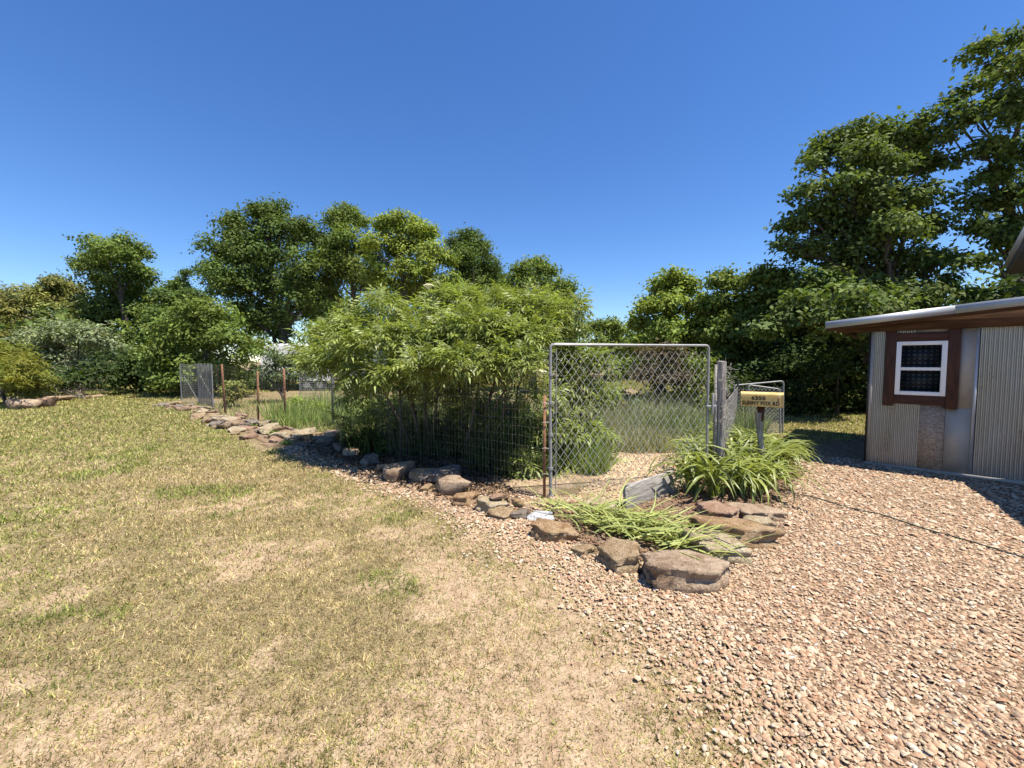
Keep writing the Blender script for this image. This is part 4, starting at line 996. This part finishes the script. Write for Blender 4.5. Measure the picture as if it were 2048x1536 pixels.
for z in (.35, .75, 1.12, 1.45): MB().tube([(-.008, 0, z - .015), (-.008, 0, z + .015)], .031, 10).build('tension_band', M['galv'], gate)
bb = MB(); bb.box((gw - .02, -.04, 1.02), (gw + .12, -.01, 1.05)); bb.box((gw + .05, -.05, .93), (gw + .075, -.03, 1.2)); bb.build('latch', M['galv'], gate, bevel=.004)
MB().tube([(.06, 0, .10), (.06, 0, top - .05)], .006, 6).build('tension_bar', M['galv'], gate)
# rusty T post tied beside the gate pipe
p = gp(1090, 998); tp = thing('fence_post', 'rusty steel post tied beside the gate pipe', 'post', (p[0] - .01, p[1] - .02, 0))
MB().box((-.016, -.003, 0), (.016, .003, 1.22)).box((-.003, .003, 0), (.003, .03, 1.22)).build('post_shaft', M['rust'], tp)
bb = MB()
for z in (.3, .6, .9, 1.12): bb.tube([(-.03, -.012, z), (.0, -.02, z + .01), (.05, -.01, z)], .0035, 5)
bb.build('tie_wire', M['wire'], tp)
# grey wooden post
p = at(1441, 800, 5.4)
wp = thing('wooden_post', 'weathered grey wooden post wrapped in wire at the latch side of the gate', 'post', (p[0], p[1], 0))
rng = np.random.default_rng(88)
z = np.linspace(-.05, 1.6, 12); n = 10; an = np.arange(n) * 2 * math.pi / n
V = np.array([[(.062 + .008 * math.sin(3 * a + zz * 2) + rng.normal(0, .003)) * math.cos(a) + .012 * math.sin(zz * 2.5), (.06 + .006 * math.cos(4 * a)) * math.sin(a), zz] for zz in z for a in an])
F = [(i * n + k, i * n + (k + 1) % n, (i + 1) * n + (k + 1) % n, (i + 1) * n + k) for i in range(11) for k in range(n)]
mb = MB().add(V, F); mb.add(np.vstack([V[-n:], V[-n:].mean(0) + [0, 0, .01]]), [(k, (k + 1) % n, n) for k in range(n)])
mb.build('post_shaft', M['postwood'], wp)
MB().box((-.085, -.03, .1), (-.055, .01, 1.56)).build('batten', M['greywood'], wp)
bb = MB()
A, B = [], []
for k in range(210):
    a = rng.uniform(-1.9, 1.6); zz = rng.uniform(.3, 1.58); r0 = rng.uniform(.068, .12)
    q = np.array([r0 * math.cos(a) * 1.0, r0 * math.sin(a) - .01, zz]); A.append(q); B.append(q + rng.normal(0, .05, 3))
bb.rods(A, B, .0022, 3)
bb.build('wire_tangle', M['wire_dark'], wp)

# chain link panels leaning at the back
cpd = 9.2
def panel(label, pl_, pr_, d0, d1, zl, zr, lean):
    a, c = at(pl_, 800, d0), at(pr_, 800, d1); a[2] = c[2] = 0; dv = c - a; w = np.linalg.norm(dv)
    root = thing('chain_link_gate', label, 'panel', tuple(a), math.atan2(dv[1], dv[0]), 'spare chain link panels')
    root.rotation_euler.x = lean
    b = MB(); r = .05
    P = np.vstack([[(0, 0, .02), (0, 0, zl - r)], arc((r, zl - r), r, math.pi * .9, math.pi / 2, 4), arc((w - r, zr - r), r, math.pi / 2, .1, 4), [(w, 0, zr - r), (w, 0, .02)]])
    for k in range(len(P) - 1): b.tube(P[k:k + 2], .018, 8)
    b.build('frame', M['galv'], root, True)
    o = chain_link(.02, w - .02, .02, min(zl, zr) - .02, .04, .085, .0035); o.build('chain_link_mesh', M['wire'], root)
    return root
panel('upright spare chain link panel standing behind the mailbox', 1469, 1568, 9.3, 9.1, 1.06, 1.16, -.05)
panel('lower spare chain link panel leaning on the taller one behind the mailbox', 1500, 1563, 8.95, 8.9, 1.08, 1.0, -.08)

# ------------------------------------------------------------------ mailbox
pm = at(1522, 800, 5.6); ang = -math.atan2(pm[0], pm[1])
post = thing('mailbox_post', 'gnarled dark wooden post carrying the yellow mailbox', 'post', (pm[0], pm[1], 0), ang)
rng = np.random.default_rng(91)
z = np.linspace(-.05, .9, 12)
V = np.array([[(.048 - .012 * zz + .010 * math.sin(2 * a + zz * 9) + rng.normal(0, .004)) * math.cos(a) + .02 * math.sin(zz * 5), (.045 + .008 * math.sin(a * 3 + zz * 6)) * math.sin(a), zz] for zz in z for a in an])
mb = MB().add(V, F); mb.add(np.vstack([V[-n:], V[-n:].mean(0)]), [(k, (k + 1) % n, n) for k in range(n)])
mb.build('post_shaft', M['postwood'], post, True)
bb = MB(); bb.add(np.array([(-.05, -.03, .985), (.05, -.03, .985), (.04, -.03, .80), (-.01, -.03, .74), (-.05, .03, .985), (.05, .03, .985), (.04, .03, .80), (-.01, .03, .74)]), [(0, 1, 2, 3)[::-1], (4, 5, 6, 7), (0, 1, 5, 4), (1, 2, 6, 5), (2, 3, 7, 6), (3, 0, 4, 7)])
bb.build('bracket', M['redwood'], post)
zb = .99
mbx = thing('mailbox', 'yellowed mailbox with a house number and road name lettered on its side', 'mailbox', (pm[0], pm[1], zb), ang)
hw, mh, ml = .085, .19, .48
prof = [(-hw, 0), (hw, 0)] + [(hw - .035 + .035 * math.cos(t), mh - .035 + .035 * math.sin(t)) for t in np.linspace(0, math.pi / 2, 6)] + [(-hw + .035 - .035 * math.sin(t), mh - .035 + .035 * math.cos(t)) for t in np.linspace(0, math.pi / 2, 6)]
np_ = len(prof)
V = np.array([(x, y, zz) for x in (-ml / 2, ml / 2) for y, zz in prof]); F4 = [(k, (k + 1) % np_, np_ + (k + 1) % np_, np_ + k) for k in range(np_)]
mb = MB().add(V, F4)
for e in (0, 1):
    ring = V[e * np_:(e + 1) * np_]; mb.add(np.vstack([ring, ring.mean(0)]), [(k, (k + 1) % np_, np_)[::(-1 if e else 1)] for k in range(np_)])
mb.build('box_body', M['mailbox'], mbx, bevel=.004)
V2 = V.copy(); V2[:, 0] = np.where(V2[:, 0] < 0, ml / 2 + .001, ml / 2 + .014); V2[:, 1] *= 1.05; V2[:, 2] = V2[:, 2] * 1.03 - .002
mb = MB().add(V2, F4)
for e in (0, 1):
    ring = V2[e * np_:(e + 1) * np_]; mb.add(np.vstack([ring, ring.mean(0)]), [(k, (k + 1) % np_, np_)[::(-1 if e else 1)] for k in range(np_)])
mb.build('door', M['mailbox'], mbx)
MB().box((.19, -hw - .007, .06), (.20, -hw - .002, .15)).build('flag', M['rust'], mbx)
def lettering(txt, size, x, zz, parent, wd, ht):
    cu = bpy.data.curves.new('lettering', 'FONT'); cu.body = txt; cu.size = size; cu.align_x = 'CENTER'; cu.extrude = .0008; cu.offset = .0026
    cu.resolution_u = 2; cu.space_character = 1.08
    t = bpy.data.objects.new('tmp', cu); COL.objects.link(t)
    dg = bpy.context.evaluated_depsgraph_get(); me = bpy.data.meshes.new_from_object(t.evaluated_get(dg))
    bpy.data.objects.remove(t); me.materials.clear(); me.materials.append(M['ink']); me.name = 'lettering'
    co = np.array([v.co[:] for v in me.vertices]); lo, hi = co.min(0), co.max(0)
    for v in me.vertices: v.co.x = (v.co.x - (lo[0] + hi[0]) / 2) * wd / (hi[0] - lo[0]); v.co.y = (v.co.y - lo[1]) * ht / (hi[1] - lo[1])
    link('lettering', me, parent, (x, -hw - .0025, zz), (math.pi / 2, 0, 0))
lettering('6350', .066, -.030, .086, mbx, .165, .058)
lettering('SUNNY FOX RD', .068, -.005, .018, mbx, .435, .055)

# ------------------------------------------------------------------ plank
a, c = gp(1250, 1022), gp(1345, 985); dv = c - a; L = np.linalg.norm(dv[:2])
pk = tag(MB().box((0, -.019, 0), (L, .019, .29)).build('weathered_plank', M['greywood'], None, bevel=.004), 'weathered grey plank standing on edge between the gate and the daylilies', 'plank')
pk.location = (a[0], a[1], -.02); pk.rotation_euler = (-.06, 0, math.atan2(dv[1], dv[0]))

# ------------------------------------------------------------------ wire fence on the left
def fence_height(t): return 1.32
wf = thing('wire_fence', 'welded wire garden fence on steel posts along the stone border', 'fence', tuple(FENCE[0]))
base = FENCE[0]
bb = MB(); A, B = [], []; rng = np.random.default_rng(95)
HT = [1.62, 1.5, 1.42, 1.38, 1.36, 1.5, 1.5]
for i in range(len(FENCE) - 1):
    p0, p1 = FENCE[i] - base, FENCE[i + 1] - base; h0, h1 = HT[i], HT[i + 1]; Ls = np.linalg.norm(p1 - p0)
    nv = int(Ls / (.055 if i < 2 else .075)); nh = 14 if i < 2 else 12
    for k in range(nv):
        t = k / nv; q = p0 + (p1 - p0) * t; h = h0 + (h1 - h0) * t
        w = .01 * math.sin(k * .8); A.append(q + np.array([w, w, .02])); B.append(q + np.array([w + rng.normal(0, .01), w, h]))
    for j in range(nh + 1):
        f = j / nh; nseg = max(3, int(Ls / .4)); pts = []
        for s in range(nseg + 1):
            t = s / nseg; q = p0 + (p1 - p0) * t; pts.append(q + np.array([0, 0, .03 + f * (h0 + (h1 - h0) * t - .04) + .012 * math.sin(s * 1.3 + j)]))
        A.extend(pts[:-1]); B.extend(pts[1:])
bb.rods(A, B, .0013, 3)
bb.build('wire_mesh', M['fwire'], wf)
def tpost(q, h, mat, lean=0.0, w=.03):
    o = MB().box((-w / 2, -.004, -.05), (w / 2, .004, h)).box((-.004, .004, -.05), (.004, w * .9, h)).build('post', M[mat], wf)
    o.location = q - base + np.array([.012, .012, 0]); o.rotation_euler = (lean * .4, lean, 0)
tpost(FENCE[1] + np.array([0, .02, 0]), 1.55, 'tpost'); tpost(FENCE[2], 1.5, 'tpost', .0, .05); tpost(FENCE[3], 1.42, 'rust', .01, .05); tpost(FENCE[4], 1.34, 'rust', .03, .05); tpost(FENCE[5], 1.52, 'rust', -.04, .05)

# bright double-mesh corner
def wire_panel(label, a, c, h, step, r, name='wire_mesh_fence', lean=0):
    a, c = np.array(a), np.array(c); dv = c - a; w = np.linalg.norm(dv)
    root = thing(name, label, 'fence panel', tuple(a), math.atan2(dv[1], dv[0]), 'bright wire panels at the far fence corner'); A, B = [], []
    for k in range(int(w / step) + 1): A.append((k * step, 0, .02)); B.append((k * step, .02 * math.sin(k), h + .03 * math.sin(k * .5)))
    for k in range(int(h / (step * 1.15)) + 1): z = k * step * 1.15 + .03; A.append((0, .004, z)); B.append((w, .004, z))
    MB().rods(A, B, r, 3).build('wire_mesh', M['wire'], root)
    for x in (0, w): MB().tube([(x, .01, 0), (x, .01, h)], .02, 6).build('post', M['galv'], root)
    MB().tube([(w * .1, .02, h * .75), (w * .55, .3, 0)], .012, 5).build('brace', M['galv'], root)
wire_panel('bright wire panel closing the far corner of the garden fence', gp(363, 806), gp(398, 808), 1.5, .06, .004)
wire_panel('dense bright wire panel doubled beside the far corner panel', gp(398, 808), gp(426, 815), 1.5, .035, .004)
wire_panel('bright wire panel behind the tall weeds at the back of the garden', at(600, 790, 15.0) * np.array([1, 1, 0]), at(668, 790, 14.6) * np.array([1, 1, 0]), 1.35, .07, .005)
# wire roll-back fence right of gate
q0, q1 = at(1452, 800, 5.6) * np.array([1, 1, 0]), at(1475, 800, 9.0) * np.array([1, 1, 0])
bf = thing('wire_fence', 'low welded wire fence running back from the grey wooden post', 'fence', tuple(q0)); A, B = [], []
dv = q1 - q0
for k in range(46): t = k / 45; A.append(dv * t + [0, 0, .02]); B.append(dv * t + [0, 0, 1.05])
for k in range(9): A.append(np.array([0, 0, .05 + k * .125])); B.append(dv + [0, 0, .05 + k * .125])
MB().rods(A, B, .0025, 3).build('wire_mesh', M['wire_dark'], bf)
MB().tube([dv, dv + [0, 0, 1.2]], .02, 6).build('post', M['tpost'], bf)

# ------------------------------------------------------------------ leaf litter under the bush
def litter():
    rng = np.random.default_rng(210)
    poly = [(p[0], p[1]) for p in [gp(612, 900), gp(720, 938), gp(830, 978), gp(930, 1000), gp(1040, 1010), gp(1000, 960), gp(860, 905), gp(720, 868), gp(665, 856)]]
    P = np.array(poly); n = 26000; x = rng.uniform(P[:, 0].min(), P[:, 0].max(), n); y = rng.uniform(P[:, 1].min(), P[:, 1].max(), n)
    k = inpoly(x + rng.normal(0, .12, n), y + rng.normal(0, .12, n), poly); x, y = x[k], y[k]; n = len(x)
    N = unit(rng.normal(0, .35, (n, 3)) + np.array([0, 0, 1]))
    V = leaf_quads(rng, np.stack([x, y, .028 + rng.uniform(0, .02, n)], 1), N, .055, .28, 0)
    c = np.array([(0.10, 0.06, 0.035), (0.16, 0.10, 0.055), (0.07, 0.045, 0.03), (0.22, 0.15, 0.09)])[rng.integers(4, size=n)] * rng.uniform(.7, 1.2, (n, 1))
    tag(link('leaf_litter', np_mesh('leaf_litter', V, np.arange(len(V)).reshape(-1, 4), M['pebble'], np.repeat(c, 4, 0))), 'brown fallen leaves on the ground along the shaded stones under the bush', 'leaf litter', kind='stuff')
litter()

# ------------------------------------------------------------------ hose
hp = [gp(*q, .03) for q in [(1545, 980), (1590, 985), (1620, 992), (1690, 1012), (1760, 1028), (1850, 1056), (1940, 1082), (2048, 1113), (2160, 1150), (2300, 1200)]]
cu = np.array(hp); t = np.linspace(0, 1, len(cu)); ti = np.linspace(0, 1, 70)
P = np.stack([np.interp(ti, t, cu[:, k]) for k in range(3)], 1); P[:, 2] = .026 + .003 * np.sin(ti * 31)
tag(MB().tube(P, .0065, 8).build('garden_hose', M['hose'], None, True), 'thin dark green hose lying across the gravel', 'hose')

# ------------------------------------------------------------------ shed
shed = thing('shed', 'small shed clad in corrugated zinc with red-brown window trim', 'building', (C0[0], C0[1], 0), WA)
def wall_px(px, py, off=0.0):
    d = ray(px, py); o = np.array([0, 0, CAMH]); pt = C0 + WN * off
    t = ((pt - o) @ WN) / (d @ WN); q = o + d * t
    return float((q - C0) @ WU), float(q[2])
def zp(zx, zy, off=0.0): return wall_px(1600 + zx / 3.2, 540 + zy / 3.2, off)
def corr(name, s0, s1, z0, z1, y, mat, parent, pitch=.040, amp=.0125):
    n = max(4, int((s1 - s0) / pitch * 8)); s = np.linspace(s0, s1, n + 1)
    yy = y + amp * np.sin(s / pitch * 2 * math.pi)
    V = np.vstack([np.stack([s, yy, np.full(n + 1, z0)], 1), np.stack([s, yy, np.full(n + 1, z1)], 1)])
    Fq = [(k, k + 1, n + 2 + k, n + 1 + k) for k in range(n)]
    return link(name, np_mesh(name, V, np.array(Fq), mat, smooth=True), parent)
sA, _ = zp(455, 800); sB, _ = zp(752, 1100); sT0, _ = zp(545, 600); sT1, _ = zp(612, 600); sT2, _ = zp(940, 600); sT3, _ = zp(1020, 600)
sC, _ = zp(918, 1100); sD, _ = zp(1100, 900); sE, _ = zp(1122, 900)
_, zt = zp(615, 430); _, zw1 = zp(615, 460); _, zw0 = zp(606, 795); _, ztb = zp(600, 852); _, zwall = zp(440, 385)
_, zl0 = zp(565, 866); _, zr0 = zp(965, 890); _, ztt = zp(615, 405)
zmid = zw0 + (zw1 - zw0) * .49
ZB = .03
corr('corrugated_panel', sA, sT0 + .03, ZB, zwall, 0, M['corr'], shed)
corr('corrugated_panel', sT0 + .03, sB, ZB, ztb + .03, 0, M['corr'], shed)
corr('corrugated_panel', sT0 + .03, sT0 + .03 + (sT2 - sT0) * .45, ztt - .03, zwall + .02, 0.0, M['corr'], shed)
corr('corrugated_panel', sE, 4.6, ZB, 1.42, 0, M['corr'], shed)
corr('corrugated_panel', sE, 4.6, 1.40, zwall + .03, .012, M['corr'], shed)
def flat(name, s0, s1, z0, z1, y, mat, t=.004): return MB().box((s0, y - t, z0), (s1, y, z1)).build(name, mat, shed)
flat('corner_flashing', .0, sA + .01, ZB, zwall, -.008, M['flatzinc'])
MB().box((-.025, -.008, ZB), (-.001, .03, zwall + .05)).build('corner_post', M['black'], shed)
flat('sheet_panel', sB, sC, ZB, ztb + .02, -.004, M['tanpanel'])
flat('sheet_panel', sC + .003, sD, ZB, zr0 + .06, -.007, M['flatzinc'])
flat('sheet_panel', sT3 - .03, sD, zr0 + .02, zwall + .03, -.012, M['flatzinc'])
flat('sheet_panel', sT0 + .03 + (sT2 - sT0) * .45, sT2 + .03, ztt - .03, zwall + .02, -.006, M['flatzinc'])
flat('seam_strip', sD, sE, ZB, zwall + .03, -.010, M['roofmetal'])
MB().box((-.02, -.025, 0), (4.6, -.012, ZB + .03)).build('base_trim', M['flatzinc'], shed)
def board(s0, s1, z0, z1, mat, y0=-.05, y1=-.014): return MB().box((s0, y0, z0), (s1, y1, z1)).build('trim_board', mat, shed, bevel=.003)
board(sT0, sT1, zl0, zwall + .01, M['redwood']); board(sT2, sT3, zr0, zwall + .03, M['redwood'])
board(sT1 + .001, sT2 - .001, zw1, ztt, M['redwoodh'], -.046); board(sT1 + .001, sT2 - .001, ztb, zw0, M['redwoodh'], -.046)
win = MB(); fw = .055
x0, x1 = sT1 + .002, sT2 - .002
win.box((x0, -.058, zw0 + .001), (x0 + fw, .03, zw1 - .001)).box((x1 - fw, -.058, zw0 + .001), (x1, .03, zw1 - .001))
win.box((x0 + fw, -.058, zw1 - fw), (x1 - fw, .03, zw1 - .001)).box((x0 + fw, -.058, zw0 + .001), (x1 - fw, .03, zw0 + fw))
wo = win.build('window', M['white'], shed, bevel=.004)
MB().box((x0 + fw, -.045, zmid - .022), (x1 - fw, .02, zmid + .022)).build('meeting_rail', M['white'], wo, bevel=.003)
for za, zb2, yy in ((zw0 + fw, zmid - .022, -.012), (zmid + .022, zw1 - fw, -.03)):
    MB().box((x0 + fw, yy, za), (x1 - fw, yy + .004, zb2)).build('pane', M['glass'], wo)
MB().box((x0 - .02, .07, zw0 - .05), (x1 + .02, .073, zw1 + .05)).build('curtain', M['curtain'], wo)
# other walls
SX, SY = 4.6, 3.2
def side(s0, s1): pass
o = corr('side_wall', 0, SY, 0, zwall, 0, M['corr'], shed); o.rotation_euler = (0, 0, math.pi / 2)
o = corr('back_wall', 0, SX, 0, zwall + .2, 0, M['corr'], shed); o.location = (0, SY, 0)
o = corr('side_wall', 0, SY, 0, zwall + .3, 0, M['corr'], shed); o.rotation_euler = (0, 0, math.pi / 2); o.location = (SX, 0, 0)
MB().box((.02, .12, 0), (SX - .02, .13, zw0 - .1)).build('inner_lining', M['black'], shed)
# roof: rises along the wall
OH = .22
ra, rza = wall_px(1651, 644, OH); rb, rzb = wall_px(2048, 594, OH); sl = (rzb - rza) / (rb - ra)
def rz(s): return rza + sl * (s - ra)
def slab(s0, s1, y0, y1, dz0, dz1, name, mat, parent=shed):
    V = [(s, y, rz(s) + dz) for dz in (dz0, dz1) for s, y in ((s0, y0), (s1, y0), (s1, y1), (s0, y1))]
    return MB().add(V, [(0, 3, 2, 1), (4, 5, 6, 7), (0, 1, 5, 4), (1, 2, 6, 5), (2, 3, 7, 6), (3, 0, 4, 7)]).build(name, mat, parent)
seam = ra + (rb - ra) * .72
for s0, s1, k in ((ra, seam, 0), (seam - .03, 5.1, 1)):
    rf = slab(s0, s1, -OH - .002 * k, SY + .3, -.006 + .004 * k, .002 + .004 * k, 'roof_sheet', M['roofmetal'])
    slab(s0, s1, -OH - .006 - .003 * k, -OH - .0025 - .003 * k, -.105, .004 + .004 * k, 'drip_edge', M['roofmetal'])
slab(ra + .01, 5.1, -OH + .004, -OH + .042, -.15, -.010, 'fascia_board', M['beam'])
MB().add([(s, y, z) for y in (-.09, -.05) for s, z in ((-.42, rz(-.42) - .012), (-.42, zwall - .03), (4.9, zwall - .01), (4.9, rz(4.9) - .012))], [(0, 1, 2, 3), (4, 7, 6, 5), (0, 4, 5, 1), (1, 5, 6, 2), (2, 6, 7, 3), (3, 7, 4, 0)]).build('wall_beam', M['beam'], shed)
for s in (-.38,): slab(s, s + .04, -.05, SY + .2, -.13, -.012, 'rafter', M['beam'])
slab(ra + .02, 5.0, -OH + .05, SY + .2, -.03, -.012, 'soffit', M['beam'])

# ------------------------------------------------------------------ house eave at the right edge
T = at(2012, 549, 9.0); ED = np.array([.73, .68]); ED = ED / np.linalg.norm(ED); EP = np.array([ED[1], -ED[0]])
house = thing('house', 'taller house with dark soffit and grey fascia beside the shed', 'building', (T[0], T[1], 0), math.atan2(ED[1], ED[0]))
# local x runs away from the camera along the eave, local -y runs to the right along the gable end
zt_ = T[2]
def hb(a, c): return MB().box(a, c)
hb((-4.0, -4.5, zt_ + .005), (-.0, -.03, zt_ + .02)).build('soffit', M['darksoffit'], house)
hb((-4.0, -.028, zt_), (0.0, .0, zt_ + .16)).build('fascia_board', M['darksoffit'], house)
hb((.001, -4.5, zt_), (.03, .0, zt_ + .16)).build('fascia_board', M['darksoffit'], house)
V = [(-4.0, .05, zt_ + .165), (.06, .05, zt_ + .165), (.06, -4.5, zt_ + 1.6), (-4.0, -4.5, zt_ + 1.6)]
V = V + [(x, y, z + .03) for x, y, z in V]
MB().add(V, [(0, 3, 2, 1), (4, 5, 6, 7), (0, 1, 5, 4), (1, 2, 6, 5), (2, 3, 7, 6), (3, 0, 4, 7)]).build('roof', M['roofmetal'], house)
hb((-3.4, -4.4, 0), (-.4, -2.6, zt_)).build('wall', M['tanpanel'], house)  # unseen wall, added along with the shadow-casting roof
q = [(6.99, 5.08), (5.2, 2.5), (8.0, .6), (9.8, 3.2)]
ho = np.array([T[0], T[1]])
def hl(x, y): d = np.array([x, y]) - ho; return float(d @ ED), float(d @ np.array([-ED[1], ED[0]]))
V = [(*hl(*p), z) for z in (2.56, 2.62) for p in q]
MB().add(V, [(0, 3, 2, 1), (4, 5, 6, 7), (0, 1, 5, 4), (1, 2, 6, 5), (2, 3, 7, 6), (3, 0, 4, 7)]).build('unseen_shadow_roof', M['roofmetal'], house)  # unseen roof, added to cast the shadow on the gravel
for p in ((8.0, .7), (9.6, 3.2)): a_ = hl(*p); MB().box((a_[0] - .05, a_[1] - .05, 0), (a_[0] + .05, a_[1] + .05, 2.56)).build('shadow_roof_post', M['beam'], house)  # unseen posts added under the shadow-casting roof

# ------------------------------------------------------------------ camper
a = at(520, 700, 22) * np.array([1, 1, 0]); rv = thing('camper', 'white camper trailer parked behind the garden shrubs', 'camper', tuple(a), .12)
Lr, Wr = 6.2, 2.3
prof = [(0, .55), (0, 2.15), (.25, 2.45), (Lr - .5, 2.45), (Lr, 1.9), (Lr, .55)]
V = [(x, y, z) for y in (0, Wr) for x, z in prof]; k = len(prof)
mb = MB().add(V, [(i, (i + 1) % k, k + (i + 1) % k, k + i) for i in range(k)])
for e in (0, 1):
    ring = np.array(V[e * k:(e + 1) * k]); mb.add(np.vstack([ring, ring.mean(0)]), [(i, (i + 1) % k, k)[::(1 if e == 0 else -1)] for i in range(k)])
mb.build('body', M['rv'], rv, bevel=.04)
for x in (.5, 1.7): MB().box((x, .5, 2.452), (x + .75, 1.3, 2.58)).build('roof_vent', M['white'], rv, bevel=.03)
for x in (.7, 2.6, 4.2):
    o = MB().box((x, -.02, 1.35), (x + .9, -.004, 1.9)).build('window', M['black'], rv, bevel=.01)
    MB().box((x + .05, -.026, 1.4), (x + .85, -.021, 1.85)).build('pane', M['glass'], o)
MB().box((3.65, -.02, .65), (4.05, -.004, 2.05)).build('door', M['white'], rv)
for x in (2.3, 3.0):
    o = MB().tube([(x, .02, .33), (x, .24, .33)], .33, 18).build('wheel', M['tyre'], rv); MB().tube([(x, .005, .33), (x, .02, .33)], .18, 14).build('rim', M['galv'], o)

# ------------------------------------------------------------------ brush pile
bp_ = gp(130, 797); bp = thing('brush_pile', 'pile of bleached dead branches at the left lawn edge', 'brush pile', tuple(bp_))
rng = np.random.default_rng(120); bm_ = []
for k in range(8):
    t = np.linspace(0, 1, 7)[:, None]; L = rng.uniform(.9, 1.9); P = np.concatenate([t * L, .15 * np.sin(t * rng.uniform(2, 4)), .18 * np.sin(t * rng.uniform(2, 5))], 1)
    b = MB().tube(P, np.linspace(.022, .006, 7), 5)
    for q in range(6):
        i = int(rng.integers(1, 6)); d = np.array([rng.uniform(.1, .5), rng.normal(0, .3), rng.normal(0, .3)]); b.tube([P[i], P[i] + d * .5, P[i] + d + rng.normal(0, .05, 3)], [.009, .006, .003], 4)
    bm_.append(b.mesh('branch', M['deadtwig'], True))
for k in range(85):
    o = link('branch', bm_[k % 8], bp); a = rng.uniform(0, 6.28); q = math.sqrt(rng.random())
    o.location = (1.25 * q * math.cos(a) - .3, .8 * q * math.sin(a), rng.uniform(.05, .75) * (1.1 - q)); o.rotation_euler = (rng.uniform(0, 6.28), rng.normal(-.35, .35), rng.uniform(0, 6.28)); s = rng.uniform(.5, .95); o.scale = (s,) * 3

# ------------------------------------------------------------------ small weeds along the strip
rng = np.random.default_rng(140)
for k, (px, py, s, lb) in enumerate([(575, 890, .16, 'small green weed in the pale strip beside the bush shade'), (545, 868, .2, 'low weed among the pale border stones'), (500, 855, .16, 'low weed by the leaning rusty fence post')]):
    p = gp(px, py); n = 70; a = rng.uniform(0, 6.28, n); col = np.array([(0.17, 0.24, 0.06)]) * rng.uniform(.7, 1.3, (n, 1))
    V, F, Cc = blades(rng, rng.normal(0, s * .5, n), rng.normal(0, s * .4, n), rng.uniform(.05, .16, n), rng.uniform(.012, .03, n), rng.uniform(.2, 1.1, n), col)
    tag(link('weed', np_mesh('weed', V, F, M['grass'], Cc), None, (p[0], p[1], 0)), lb, 'weed')
print('TRIS', sum(len(m.polygons) for m in bpy.data.meshes), 'OBJ', len(bpy.data.objects))
